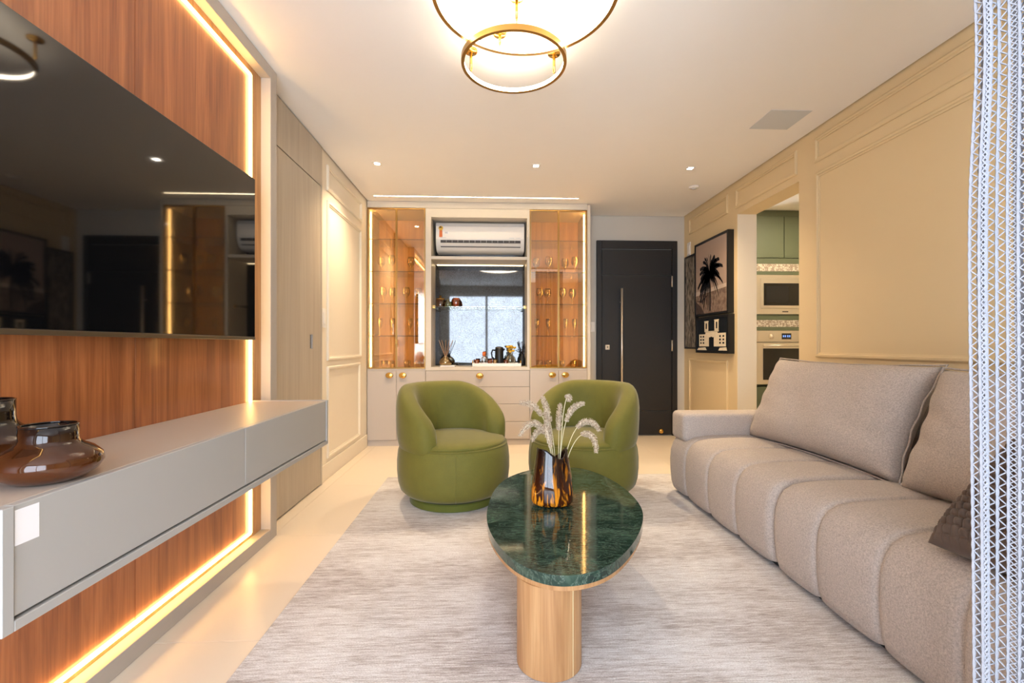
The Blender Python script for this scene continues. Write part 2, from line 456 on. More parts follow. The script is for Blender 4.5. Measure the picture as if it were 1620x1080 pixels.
for y0, y1, z0, z1 in ((hy0, hy0 + 0.005, hz0, hz1), (hy1 - 0.005, hy1, hz0, hz1), (hy0 + 0.005, hy1 - 0.005, hz0, hz0 + 0.005), (hy0 + 0.005, hy1 - 0.005, hz1 - 0.005, hz1)):
    box(bm, XL + 0.003, XL + 0.0205, y0, y1, z0, z1)
obj('pull_rim', bm, 'frame_grey', lf)

# ------------------------------------------------------------ entrance door
FY = YB
dr = thing('entrance_door', 'tall matt black entrance door with long vertical bar handle', 'door', (1.7155, FY, 0))
bm = NB(); y0 = FY - 0.035
box(bm, 1.233, 1.293, y0, FY, 0, 2.305, bev=0.003, seg=1); box(bm, 2.137, 2.198, y0, FY, 0, 2.305, bev=0.003, seg=1); box(bm, 1.293, 2.137, y0, FY, 2.21, 2.305, bev=0.003, seg=1)
obj('door_frame', bm, 'door_black', dr)
lz = [0.006, 0.293, 1.902, 2.205]
for k in range(3):
    obj('door_panel', B(1.297, 2.133, FY - 0.022, FY - 0.002, lz[k] + 0.002, lz[k + 1] - 0.002, bev=0.002, seg=1), 'door_black', dr)
hb = obj('bar_handle', tube(NB(), [(1.52, FY - 0.075, 0.34), (1.52, FY - 0.075, 1.737)], 0.014, 12), 'steel', dr, True)
bm = NB()
for z in (0.5, 1.58): tube(bm, [(1.52, FY - 0.075, z), (1.52, FY - 0.02, z)], 0.009, 8)
obj('handle_post', bm, 'steel', hb, True)
lk = obj('lock_plate', B(1.338, 1.388, FY - 0.028, FY - 0.021, 1.018, 1.075, bev=0.004), 'steel', dr)
bm = NB(); lathe(bm, [(0.009, 0), (0.009, 0.006), (0, 0.006)], 16)
bmesh.ops.transform(bm, matrix=Matrix.Translation((1.363, FY - 0.028, 1.05)) @ Matrix.Rotation(PI / 2, 4, 'X'), verts=bm.verts)
obj('lock_cylinder', bm, 'steel_dark', lk, True)
for z in (1.0, 1.76):
    obj('hinge', tube(NB(), [(2.135, FY - 0.030, z), (2.135, FY - 0.030, z + 0.13)], 0.009, 8), 'steel', dr, True)
bm = NB(); lathe(bm, [(0, 0), (0.026, 0), (0.03, 0.012), (0.026, 0.028), (0.014, 0.036), (0, 0.036)], 20)
bmesh.ops.transform(bm, matrix=Matrix.Translation((2.0, FY - 0.0225, 0.056)) @ Matrix.Rotation(PI / 2, 4, 'X'), verts=bm.verts)
obj('door_stop', bm, 'brass', dr, True)

def switch_plate(name, label, c, axis, w=0.075, h=0.115, cat='switch'):
    t = thing(name, label, cat, c)
    x, y, z = c
    if axis == 'Y-':
        obj('plate', B(x - w / 2, x + w / 2, y - 0.009, y, z - h / 2, z + h / 2, bev=0.003), 'white_plastic', t)
        obj('rocker', B(x - w * 0.3, x + w * 0.3, y - 0.013, y - 0.008, z - h * 0.3, z + h * 0.3, bev=0.002), 'white_plastic', t)
    else:
        s = 1 if axis == 'X+' else -1
        a, b = sorted((x, x + s * 0.009)); e, f = sorted((x + s * 0.008, x + s * 0.013))
        obj('plate', B(a, b, y - w / 2, y + w / 2, z - h / 2, z + h / 2, bev=0.003), 'white_plastic', t)
        obj('rocker', B(e, f, y - w * 0.3, y + w * 0.3, z - h * 0.3, z + h * 0.3, bev=0.002), 'white_plastic', t)
switch_plate('light_switch', 'white wall switch beside the taupe veneer door', (XL, 3.69, 1.284), 'X+', 0.08, 0.15)
switch_plate('light_switch', 'small cream switch plate left of the black door', (1.19, YB, 1.287), 'Y-', 0.05, 0.115)
switch_plate('wall_sensor', 'small white box high on wall above the narrow picture', (XR, 5.27, 2.18), 'X-', 0.085, 0.17, 'wall box')

# ------------------------------------------------------------ TV feature wall
WX, FX, Y0U, Y1U = -1.263, -1.21, -0.25, 2.655
fw = thing('tv_feature_wall', 'backlit reddish wood panel wall in a taupe frame behind the television', 'wall panel', (XL + 0.05, 1.2, 0))
bm = NB()
box(bm, XL + 0.001, FX, 2.583, Y1U, 0, ZC - 0.002, bev=0.002, seg=1)
box(bm, XL + 0.001, FX, Y0U, Y0U + 0.07, 0, ZC - 0.002, bev=0.002, seg=1)
fr = obj('side_frame', bm, 'frame_grey', fw)
obj('top_frame', B(XL + 0.001, FX, Y0U + 0.07, 2.583, 2.532, ZC - 0.002, bev=0.002, seg=1), 'frame_grey', fw)
obj('bottom_frame', B(XL + 0.001, FX, Y0U + 0.07, 2.583, 0, 0.063, bev=0.002, seg=1), 'frame_grey', fw)
for a, b in ((Y0U + 0.072, 0.42), (0.422, 1.692), (1.694, 2.581)):
    obj('wood_panel', B(XL + 0.002, WX, a, b, 0.064, 2.531, bev=0.0012, seg=1), 'panel_wood', fw)
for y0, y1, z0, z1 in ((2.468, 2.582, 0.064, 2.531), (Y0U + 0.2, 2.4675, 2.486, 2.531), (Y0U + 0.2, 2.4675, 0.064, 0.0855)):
    obj('painted_glow_strip', B(WX, WX + 0.0012, y0, y1, z0, z1), 'oak', fw)  # paler plates over the wood: LED glow put into the colour
lw = 0.004
for nm, (y0, y1, z0, z1) in (('led_strip', (2.461 - lw, 2.461 + lw, 0.092, 2.479)), ('led_strip', (Y0U + 0.2, 2.461 - lw, 2.479 - lw, 2.479 + lw)), ('led_strip', (Y0U + 0.2, 2.461 - lw, 0.092 - lw, 0.092 + lw))):
    obj(nm, B(WX, WX + 0.014, y0, y1, z0, z1), 'led_warm', fw)

# television
tv = thing('television', 'large black flat screen television mounted on the wood panel', 'television', (-1.2, 1.65, 1.095))
TY0, TY1, TZ0, TZ1 = 0.93, 2.379, 1.097, 1.907
obj('housing', B(-1.232, -1.1915, TY0, TY1, TZ0, TZ1, bev=0.004), 'bezel', tv)
obj('screen', B(-1.1915, -1.1902, TY0 + 0.004, TY1 - 0.004, TZ0 + 0.016, TZ1 - 0.004), 'screen', tv)
obj('bottom_bezel', B(-1.1915, -1.1885, TY0 + 0.002, TY1 - 0.002, TZ0, TZ0 + 0.014, bev=0.001, seg=1), 'steel_dark', tv)
obj('wall_bracket', B(WX, -1.232, 1.4, 1.9, 1.3, 1.7), 'black', tv)

# floating console
CX, CY0, CY1, CZ0, CZ1 = -0.877, 0.862, 2.505, 0.545, 0.776
co = thing('floating_console', 'long floating grey console with two drawers below the television', 'console', (-1.07, 1.68, CZ0))
obj('bottom_panel', B(WX, CX + 0.004, CY0 + 0.022, CY1 - 0.02, CZ0, CZ0 + 0.020, bev=0.0015, seg=1), 'console_grey', co)
obj('end_panel', B(WX, CX + 0.004, CY0, CY0 + 0.022, CZ0, CZ1, bev=0.0015, seg=1), 'console_grey', co)
obj('end_panel', B(WX, CX + 0.004, CY1 - 0.02, CY1, CZ0, CZ1 + 0.003, bev=0.0015, seg=1), 'console_grey', co)
obj('top_panel', B(WX, CX - 0.020, CY0 + 0.022, CY1 - 0.02, CZ1 - 0.02, CZ1, bev=0.001, seg=1), 'console_top', co)
obj('carcass', B(WX, CX - 0.03, CY0 + 0.022, CY1 - 0.02, CZ0 + 0.02, CZ1 - 0.02), 'gap_dark', co)
for a, b in ((CY0 + 0.024, 1.682), (1.685, CY1 - 0.022)):
    obj('drawer_front', B(CX - 0.019, CX, a, b, CZ0 + 0.026, CZ1, bev=0.0015, seg=1), 'console_grey', co)
# blank sticker (its code is left out)
tag(obj('paper_sticker', B(CX, CX + 0.0006, 0.888, 0.934, 0.700, 0.766), 'paper'), 'white paper sticker on the near end of the grey console drawer', 'sticker')

# amber vases on the console
def squat_vase(name, label, x, y, k=1.0, kz=1.0):
    z = CZ1 + 0.0005
    t = thing(name, label, 'vase', (x, y, z), 'squat amber vases on the console')
    prof = [(0.0, 0.0), (0.058, 0.0), (0.078, 0.006), (0.104, 0.024), (0.116, 0.046), (0.112, 0.066), (0.094, 0.084), (0.072, 0.097), (0.063, 0.106), (0.061, 0.116), (0.061, 0.150),
            (0.058, 0.150), (0.058, 0.116), (0.060, 0.106), (0.069, 0.095), (0.091, 0.081), (0.108, 0.065), (0.112, 0.046), (0.100, 0.027), (0.076, 0.010), (0.0, 0.008)]
    obj('body', lathe(NB(), [(r * k, h * kz) for r, h in prof], 56, (x, y, z), cap=False), 'amber_vase', t, True)
    obj('rim', tube(NB(), [(x + 0.0595 * k * math.cos(a * PI / 24), y + 0.0595 * k * math.sin(a * PI / 24), z + 0.150 * kz) for a in range(48)], 0.0022, 6, True), 'amber_vase', t, True)
squat_vase('glass_vase', 'squat amber glass vase with dark collar nearest the console sticker', -0.965, 1.05, 0.80, 0.80)
squat_vase('glass_vase', 'taller amber glass vase cut off by the left picture edge', -1.16, 1.105, 0.86, 1.12)

# ------------------------------------------------------------ built-in cabinet
CYF, CYB = 4.95, 5.405
def knob(parent, x, z):
    bm = NB(); lathe(bm, [(0, 0), (0.014, 0), (0.012, 0.012), (0.02, 0.016), (0.036, 0.018), (0.040, 0.023), (0.036, 0.028), (0.024, 0.026), (0.012, 0.031), (0, 0.032)], 24, sy=0.78)
    bmesh.ops.transform(bm, matrix=Matrix.Translation((x, CYF, z)) @ Matrix.Rotation(PI / 2, 4, 'X'), verts=bm.verts)
    obj('knob', bm, 'brass', parent, True)
SHZ = (1.17, 1.515, 1.86, 2.205)
def glass_unit(name, label, x0, x1, led_x, hinge_x):
    t = thing(name, label, 'cabinet', ((x0 + x1) / 2, (CYF + CYB) / 2, 0))
    w = 0.018
    for a, b in ((x0, x0 + w), (x1 - w, x1)):
        obj('side_panel', B(a, b, CYF + 0.02, CYB, 0.06, 2.53), 'lacquer_light', t)
    obj('back_panel', B(x0 + w, x1 - w, CYB - 0.012, CYB, 0.06, 2.53), 'oak_amber', t)
    obj('base_panel', B(x0 + w, x1 - w, CYF + 0.02, CYB - 0.012, 0.80, 0.822), 'lacquer_light', t)
    obj('top_panel', B(x0 + w, x1 - w, CYF + 0.02, CYB - 0.012, 2.512, 2.53), 'lacquer_light', t)
    obj('plinth', B(x0, x1, CYF + 0.012, CYB, 0.0, 0.058), 'lacquer', t)
    obj('rail', B(x0, x1, CYF + 0.002, CYF + 0.02, 0.802, 0.820), 'lacquer', t)
    xm = (x0 + x1) / 2
    for a, b, s in ((x0 + 0.001, xm - 0.0015, -1), (xm + 0.0015, x1 - 0.001, 1)):
        d = obj('lower_door', B(a, b, CYF, CYF + 0.018, 0.062, 0.800, bev=0.0015, seg=1), 'lacquer', t)
        knob(d, xm + s * 0.07, 0.752)
        g = NB(); fw_ = 0.008
        for p in ((a, a + fw_, 0.822, 2.527), (b - fw_, b, 0.822, 2.527), (a + fw_, b - fw_, 0.822, 0.832), (a + fw_, b - fw_, 2.517, 2.527)):
            box(g, p[0], p[1], CYF, CYF + 0.018, p[2], p[3])
        gd = obj('glass_door', g, 'gold_dark', t)
        obj('door_glass', B(a + fw_, b - fw_, CYF + 0.006, CYF + 0.010, 0.832, 2.517), 'bronze_glass', gd)
    obj('door_catch', B(xm - 0.012, xm + 0.012, CYF - 0.006, CYF, 1.075, 1.125, bev=0.002), 'gold_dark', t)
    for z in SHZ:
        gsh = obj('glass_shelf', B(x0 + w, x1 - w, CYF + 0.05, CYB - 0.014, z - 0.004, z + 0.004), 'shelf_glass', t)
        obj('shelf_edge', B(x0 + w, x1 - w, CYF + 0.0475, CYF + 0.0495, z - 0.0045, z + 0.0045), 'shelf_edge', gsh)
    obj('led_strip', B(led_x - 0.004, led_x + 0.004, CYF + 0.055, CYF + 0.063, 0.84, 2.50), 'led_cab', t)
    return t
glass_unit('display_cabinet', 'tall bronze-glass display cabinet beside the cream panelled wall', -1.318, -0.707, -1.292, None)
glass_unit('display_cabinet', 'tall bronze-glass display cabinet nearest the black door', 0.409, 1.031, 1.006, None)
tag(obj('cabinet_end_panel', B(1.032, 1.066, CYF - 0.004, CYB, 0, 2.585, bev=0.002, seg=1), 'lacquer_light'), 'narrow full-height taupe end panel beside the black door', 'panel')
tag(obj('cabinet_cornice', B(-1.318, 1.031, CYF - 0.002, CYB, 2.532, 2.597, bev=0.002, seg=1), 'lacquer_light'), 'long taupe filler board above the display cabinets', 'panel')

# centre unit: niche with mirror and shelf, drawers below
cu = thing('bar_cabinet', 'centre bar cabinet with mirrored niche above four drawers', 'cabinet', (-0.15, 5.18, 0))
NX0, NX1, NYB = -0.646, 0.380, 5.33
for a, b in ((-0.705, NX0), (NX1, 0.407)):
    obj('side_panel', B(a, b, CYF, CYB, 0.822, 2.53, bev=0.0015, seg=1), 'lacquer_light', cu)
obj('top_panel', B(NX0, NX1, CYF, CYB, 2.436, 2.53), 'lacquer_light', cu)
obj('counter', B(-0.705, 0.407, CYF - 0.002, CYB, 0.802, 0.838, bev=0.0015, seg=1), 'lacquer_light', cu)
obj('drawer_carcass', B(-0.705, 0.407, CYF + 0.02, CYB, 0.06, 0.80), 'gap_dark', cu)
obj('plinth', B(-0.705, 0.407, CYF + 0.012, CYB, 0, 0.058), 'lacquer', cu)
zz = (0.062, 0.252, 0.441, 0.624, 0.800)
for k in range(4):
    d = obj('drawer', B(-0.703, 0.405, CYF, CYF + 0.018, zz[k] + 0.0015, zz[k + 1] - 0.0015, bev=0.0015, seg=1), 'lacquer', cu)
    knob(d, -0.128, zz[k + 1] - 0.055)
obj('upper_mirror', B(NX0, NX1, NYB, NYB + 0.006, 2.022, 2.436), 'antique_mirror', cu)
obj('mirror', B(NX0, NX1, NYB, NYB + 0.006, 0.838, 1.99), 'antique_mirror', cu)
sh = obj('shelf', B(NX0, NX1, CYF + 0.01, NYB, 1.99, 2.022, bev=0.0015, seg=1), 'lacquer_light', cu)
obj('shelf_led', B(NX0 + 0.02, NX1 - 0.02, NYB - 0.022, NYB - 0.012, 1.984, 1.99), 'led_shelf', sh)
gs = obj('glass_shelf', B(NX0 + 0.002, NX1 - 0.002, 5.05, NYB - 0.005, 1.486, 1.494), 'shelf_glass', cu)
for x, s in ((NX0, 1), (NX1, -1)):
    bm = NB(); a, b = sorted((x, x + s * 0.03)); box(bm, a, b, 5.06, 5.075, 1.474, 1.486, bev=0.002); box(bm, a, b, 5.06, 5.075, 1.494, 1.504, bev=0.002)
    obj('shelf_bracket', bm, 'brass', gs)

# air conditioner
ac = thing('air_conditioner', 'white split air conditioner inside the top niche', 'air conditioner', (-0.116, 5.2, 2.107))
AX0, AX1 = -0.615, 0.383
AX1 = 0.362
def ac_prof(pts, x0, x1, bm):
    a = [bm.verts.new((x0, y, z)) for y, z in pts]; b = [bm.verts.new((x1, y, z)) for y, z in pts]
    n = len(pts); bm.faces.new(a); bm.faces.new(list(reversed(b)))
    for i in range(n): bm.faces.new((a[i], b[i], b[(i + 1) % n], a[(i + 1) % n]))
    return bm
AY = 5.08
body = [(NYB - 0.001, 2.42), (AY + 0.06, 2.425), (AY + 0.03, 2.418), (AY + 0.012, 2.40), (AY + 0.006, 2.37), (AY + 0.006, 2.225), (AY + 0.02, 2.18), (AY + 0.055, 2.13), (AY + 0.10, 2.107), (NYB - 0.001, 2.107)]
bm = NB(); ac_prof(body, AX0, AX1, bm)
es = [e for e in bm.edges if abs(e.verts[0].co.x - e.verts[1].co.x) < 1e-6]
bmesh.ops.bevel(bm, geom=es, offset=0.012, segments=3, profile=0.5, affect='EDGES')
acb = obj('housing', bm, 'white_plastic', ac, 'auto')
obj('front_panel', B(AX0 + 0.004, AX1 - 0.004, AY, AY + 0.008, 2.232, 2.372, bev=0.004), 'white_plastic', ac)
bm = NB(); ac_prof([(AY + 0.0015, 2.376), (AY + 0.008, 2.404), (AY + 0.02, 2.416), (AY + 0.03, 2.41), (AY + 0.016, 2.376)], AX0 + 0.004, AX1 - 0.004, bm)
obj('top_grille', bm, 'white_plastic_dim', ac)
obj('air_outlet', B(AX0 + 0.055, AX1 - 0.045, AY - 0.001, AY + 0.03, 2.196, 2.222), 'vent_dark', ac)
for k in range(1, 14):
    x = AX0 + 0.055 + (AX1 - AX0 - 0.10) * k / 14
    obj('outlet_vane', B(x - 0.0016, x + 0.0016, AY - 0.002, AY + 0.004, 2.197, 2.221), 'white_plastic_dim', ac)
bm = NB(); ac_prof([(AY + 0.004, 2.192), (AY + 0.0, 2.188), (AY + 0.026, 2.158), (AY + 0.032, 2.162)], AX0 + 0.05, AX1 - 0.04, bm)
obj('louver', bm, 'white_plastic', ac)
obj('louver_slot', B(AX0 + 0.055, AX1 - 0.045, AY + 0.018, AY + 0.05, 2.152, 2.158), 'vent_dark', ac)
# efficiency seal: rosette with two ribbon tails, and a small label
sx, sz, sy = AX0 + 0.058, 2.352, AY - 0.0012
rb = NB()
def tail(x, y): return (sx + x, sy + 0.0006, sz + y)
flat(rb, [(-0.016, -0.02), (0.016, -0.02), (0.018, -0.105), (0.009, -0.092), (0.0, -0.105), (-0.009, -0.092), (-0.018, -0.105)], tail)
seal = obj('seal_ribbon', rb, 'seal_orange', ac)
bm = NB(); flat(bm, [((0.027 if k % 2 else 0.023) * math.cos(k * PI / 12), (0.027 if k % 2 else 0.023) * math.sin(k * PI / 12)) for k in range(24)], lambda u, v: (sx + u, sy, sz + v))
obj('seal_rosette', bm, 'seal_yellow', seal)
bm = NB(); flat(bm, [(0.014 * math.cos(k * PI / 8) - 0.004, 0.014 * math.sin(k * PI / 8) + 0.004) for k in range(9)], lambda u, v: (sx + u, sy - 0.0004, sz + v))
obj('seal_emblem', bm, 'ink', seal)
lb = obj('rating_label', B(sx + 0.038, sx + 0.088, AY - 0.0009, AY - 0.0002, 2.29, 2.316), 'paper', ac)
bm = NB()
for z in (2.296, 2.303, 2.310): flat(bm, [(sx + 0.043, z - 0.0012), (sx + 0.083 - (z * 997 % 0.012), z - 0.0012), (sx + 0.083 - (z * 997 % 0.012), z + 0.0012), (sx + 0.043, z + 0.0012)], lambda u, v: (u, AY - 0.0013, v))
obj('label_lines', bm, 'ink', lb)
for x0, x1 in ((AX0 + 0.06, AX0 + 0.115), (AX1 - 0.17, AX1 - 0.115), (AX1 - 0.10, AX1 - 0.045)):
    bm = NB(); flat(bm, [(x0, 2.246), (x1, 2.246), (x1, 2.252), (x0, 2.252)], lambda u, v: (u, AY - 0.0006, v))
    obj('brand_mark', bm, 'panel_grey', ac)

# stem glasses in the display cabinets
def stem_glass(kind):
    if kind == 'flute':
        out = [(0, 0), (0.030, 0), (0.031, 0.003), (0.006, 0.008), (0.0042, 0.02), (0.0042, 0.075), (0.012, 0.09), (0.024, 0.12), (0.028, 0.15), (0.026, 0.19)]
    elif kind == 'wine':
        out = [(0, 0), (0.034, 0), (0.035, 0.003), (0.007, 0.009), (0.0045, 0.02), (0.0045, 0.07), (0.014, 0.082), (0.036, 0.105), (0.043, 0.135), (0.040, 0.165), (0.034, 0.185)]
    else:
        out = [(0, 0), (0.028, 0), (0.032, 0.006), (0.038, 0.04), (0.040, 0.075)]
    r, z = out[-1]
    inner = [(max(a - 0.0016, 0.0), b + 0.0005) for a, b in reversed(out) if b >= (0.09 if kind != 'cup' else 0.02)]
    inner.append((0, inner[-1][1] - 0.004))
    root = thing('stem_glass' if kind != 'cup' else 'tumbler_glass', '', 'glass')
    obj('bowl', lathe(NB(), out + inner, 20, cap=False), 'gold_tint_glass', root, True, local=True)
    obj('gold_rim', tube(NB(), [(r * math.cos(k * PI / 10), r * math.sin(k * PI / 10), z) for k in range(20)], 0.0026, 5, True), 'brass', root, True, local=True)
    if kind != 'cup':
        obj('gold_foot', tube(NB(), [(0.033 * math.cos(k * PI / 10), 0.033 * math.sin(k * PI / 10), 0.0025) for k in range(20)], 0.0014, 5, True), 'brass', root, True, local=True)
    return root
protos = {}
ORD = ('leftmost', 'second', 'third', 'rightmost')
ROWN = {0.822: 'cabinet base', SHZ[0]: 'lowest glass shelf', SHZ[1]: 'middle glass shelf', SHZ[2]: 'third glass shelf up'}
def place_glass(kind, x, y, z, label, group):
    if kind not in protos:
        o = protos[kind] = stem_glass(kind)
    else: o = copy_tree(protos[kind])
    o.location = (x, y, z + 0.0005); o['label'] = label; o['group'] = group; o['category'] = 'glass'
for side, cx, where in ((0, -1.012, 'cabinet beside cream wall'), (1, 0.72, 'cabinet beside black door')):
    for z, kind in ((0.822, 'cup'), (SHZ[0] + 0.004, 'flute'), (SHZ[1] + 0.004, 'wine'), (SHZ[2] + 0.004, 'wine')):
        key = min(ROWN, key=lambda q: abs(q - z))
        for k, dx in enumerate((-0.20, -0.09, 0.09, 0.20)):
            place_glass(kind, cx + dx + 0.02 * math.sin(k * 5 + z * 9), 5.16 + 0.05 * math.cos(k * 3 + z * 7), z,
                        '%s gold-rimmed %s on the %s of the %s' % (ORD[k], {'cup': 'tumbler', 'flute': 'flute', 'wine': 'wine glass'}[kind], ROWN[key], where),
                        'gold-rimmed glasses in the display cabinets')

# small things on the bar counter and glass shelf
CT = 0.8385
rd = thing('reed_diffuser', 'round gold glass reed diffuser with wooden sticks on the bar counter', 'diffuser', (-0.51, 5.12, CT + 0.012))
obj('bottle', lathe(NB(), [(0, 0), (0.05, 0), (0.068, 0.015), (0.07, 0.035), (0.055, 0.065), (0.028, 0.085), (0.022, 0.095), (0.026, 0.10), (0, 0.10)], 28, (-0.51, 5.12, CT + 0.012)), 'gold_tint_glass', rd, True)
obj('oil', lathe(NB(), [(0, 0.004), (0.046, 0.004), (0.062, 0.018), (0.062, 0.036), (0, 0.038)], 28, (-0.51, 5.12, CT + 0.012)), 'amber_jar', rd, True)
for k, (dx, dy) in enumerate(((-0.075, 0.02), (-0.04, -0.02), (0.0, 0.03), (0.045, -0.01), (0.08, 0.02))):
    obj('reed', tube(NB(), [(-0.51 - dx * 0.3, 5.12 - dy * 0.3, CT + 0.03), (-0.51 + dx, 5.12 + dy, CT + 0.29)], 0.0028, 5), 'oak', rd)
tag(obj('coaster', B(-0.56, -0.40, 5.03, 5.2, CT, CT + 0.012, bev=0.003), 'paper'), 'thin white slab under the reed diffuser', 'coaster')
ty = 5.12
tr = thing('serving_tray', 'white ornate serving tray on the bar counter', 'tray', (0.05, ty, CT))
obj('tray_base', B(-0.21, 0.32, ty - 0.12, ty + 0.12, CT, CT + 0.012, bev=0.004), 'white_plastic', tr)
bm = NB()
for p in ((-0.21, 0.32, ty - 0.12, ty - 0.112), (-0.21, 0.32, ty + 0.112, ty + 0.12), (-0.21, -0.202, ty - 0.112, ty + 0.112), (0.312, 0.32, ty - 0.112, ty + 0.112)):
    box(bm, p[0], p[1], p[2], p[3], CT + 0.012, CT + 0.036)
obj('tray_rim', bm, 'white_plastic', tr)
for x in (-0.21, 0.32):
    obj('tray_handle', tube(NB(), [(x, ty - 0.05, CT + 0.034), (x, ty - 0.045, CT + 0.062), (x, ty + 0.045, CT + 0.062), (x, ty + 0.05, CT + 0.034)], 0.005, 8), 'brass', tr, True)
TZ = CT + 0.0125
def small(name, label, cat, prof, x, y, z, mat, n=24, extra=None, sy=1.0):
    t = thing(name, label, cat, (x, y, z))
    obj('body', lathe(NB(), prof, n, (x, y, z), sy=sy), mat, t, True)
    if extra: extra(t, x, y, z)
    return t
small('perfume_bottle', 'small clear bottle with brown cap on the white tray', 'bottle', [(0, 0), (0.036, 0), (0.038, 0.01), (0.038, 0.07), (0.03, 0.082), (0.014, 0.088), (0.014, 0.1), (0, 0.1)], -0.085, ty, TZ, 'clear_glass', 20,
      lambda t, x, y, z: obj('cap', lathe(NB(), [(0.018, 0.098), (0.019, 0.145), (0, 0.147)], 16, (x, y, z)), 'seal_orange', t, True))
for k, (x, m) in enumerate(((-0.165, 'amber_jar'), (-0.02, 'amber_jar'), (0.035, 'gold_tint_glass'), (0.155, 'amber_jar'))):
    small('small_tumbler', '%s small amber tumbler on the white tray' % ORD[k], 'glass', [(0, 0), (0.022, 0), (0.027, 0.06), (0.0252, 0.06), (0.0205, 0.006), (0, 0.006)], x, ty + (-0.05 if k % 2 else -0.02), TZ, m, 18)
def pitcher_extra(t, x, y, z):
    obj('lid', lathe(NB(), [(0.043, 0.185), (0.043, 0.196), (0.02, 0.203), (0, 0.204)], 24, (x, y, z)), 'steel_dark', t, True)
    obj('handle', tube(NB(), [(x - 0.04, y, z + 0.16), (x - 0.075, y, z + 0.165), (x - 0.088, y, z + 0.13), (x - 0.08, y, z + 0.08), (x - 0.045, y, z + 0.05)], 0.008, 8), 'black', t, True)
    obj('spout', tube(NB(), [(x + 0.03, y, z + 0.15), (x + 0.06, y, z + 0.18)], [0.012, 0.007], 8), 'black', t, True)
small('coffee_pitcher', 'black cylindrical coffee pot behind the glasses on the tray', 'pitcher', [(0, 0), (0.048, 0), (0.05, 0.01), (0.044, 0.18), (0.042, 0.185), (0, 0.186)], 0.085, ty + 0.06, TZ, 'black', 28, pitcher_extra)
def flower_extra(t, x, y, z):
    for k in range(9):
        a = k * 2.4; r = 0.012 + 0.005 * k
        px, py, pz = x + r * math.cos(a), y + r * math.sin(a), z + 0.17 + 0.03 * math.cos(k * 1.7)
        st = obj('stem', tube(NB(), [(x, y, z + 0.02), (x + 0.3 * (px - x), y + 0.3 * (py - y), z + 0.1), (px, py, pz)], 0.0016, 4), 'kitchen_green', t)
        bm = NB(); lathe(bm, [(0, 0), (0.014, 0.004), (0.02, 0.014), (0.016, 0.024), (0, 0.026)], 8, (px, py, pz - 0.006)); obj('blossom', bm, 'seal_yellow', st, True)
small('flower_vase', 'round clear glass vase of yellow flowers on the tray', 'vase', [(0.03, 0), (0.055, 0.015), (0.068, 0.05), (0.055, 0.085), (0.03, 0.11), (0.034, 0.135), (0.032, 0.135), (0.028, 0.11), (0.052, 0.084), (0.064, 0.05), (0.052, 0.018), (0.03, 0.004)], 0.205, ty + 0.01, TZ, 'clear_glass', 28, flower_extra)
def twig_extra(t, x, y, z):
    for k in range(16):
        a = k * 2.39; r = 0.03 + 0.045 * ((k * 37) % 10) / 10
        obj('twig', tube(NB(), [(x, y, z + 0.06), (x + 0.4 * r * math.cos(a), y + 0.3 * r * math.sin(a), z + 0.15), (x + r * math.cos(a), y + 0.6 * r * math.sin(a), z + 0.22 + 0.06 * math.sin(k))], [0.002, 0.0018, 0.0028], 4), 'ink', t)
small('twig_vase', 'dark vase of fine dried twigs at the right end of the counter', 'vase', [(0, 0), (0.034, 0), (0.046, 0.03), (0.04, 0.08), (0.024, 0.11), (0.026, 0.13), (0.02, 0.13), (0, 0.12)], 0.342, ty + 0.12, CT, 'black', 24, twig_extra)
GZ = 1.4945
small('candle_jar', 'reddish amber jar at the left end of the glass shelf', 'jar', [(0, 0), (0.045, 0), (0.05, 0.008), (0.05, 0.085), (0.047, 0.085), (0.045, 0.012), (0, 0.012)], -0.575, 5.2, GZ, 'amber_jar', 24,
      lambda t, x, y, z: obj('lid', lathe(NB(), [(0.051, 0.086), (0.051, 0.1), (0.012, 0.104), (0.014, 0.13), (0, 0.132)], 20, (x, y, z)), 'gold_dark', t, True))
small('green_bottle', 'small greenish glass jar between two amber ones on the glass shelf', 'jar', [(0, 0), (0.032, 0), (0.038, 0.02), (0.034, 0.05), (0.018, 0.07), (0.02, 0.09), (0, 0.09)], -0.49, 5.17, GZ, 'green_jar', 20)
small('candle_jar', 'round amber glass jar nearest the middle of the glass shelf', 'jar', [(0, 0), (0.034, 0), (0.048, 0.015), (0.056, 0.05), (0.05, 0.085), (0.036, 0.105), (0.033, 0.105), (0.047, 0.084), (0.052, 0.05), (0.045, 0.018), (0, 0.012)], -0.40, 5.2, GZ, 'amber_jar', 24,
      lambda t, x, y, z: obj('candle', lathe(NB(), [(0, 0.016), (0.03, 0.016), (0.03, 0.06), (0, 0.06)], 18, (x, y, z)), 'paper', t, True))

# ------------------------------------------------------------ framed pictures on the right wall
def picture(name, label, y0, y1, z0, z1, depth, border=0.022, white=0.0):
    """y0 = far edge, y1 = near edge; the print faces -X"""
    t = thing(name, label, 'picture', (XR, (y0 + y1) / 2, z0), 'black framed photographs by the kitchen opening')
    xf = XR - depth; bm = NB()
    box(bm, xf, XR, y1, y1 + border, z0, z1); box(bm, xf, XR, y0 - border, y0, z0, z1)
    box(bm, xf, XR, y1 + border, y0 - border, z0, z0 + border); box(bm, xf, XR, y1 + border, y0 - border, z1 - border, z1)
    obj('frame', bm, 'black', t)
    xp = xf + 0.006
    def uv(u, v, lift=0.0): return (xp - lift, (y0 - border) + (y1 - y0 + 2 * border) * u, z0 + border + (z1 - z0 - 2 * border) * v)
    return t, uv, xp
def pr(t, name, polys, uv, lift, mat):
    bm = NB()
    for p in polys: flat(bm, p, lambda u, v: uv(min(max(u, 0.002), 0.998), min(max(v, 0.002), 0.998), lift))
    return obj(name, bm, mat, t)
def rectp(a, b, c, d): return [(a, c), (b, c), (b, d), (a, d)]
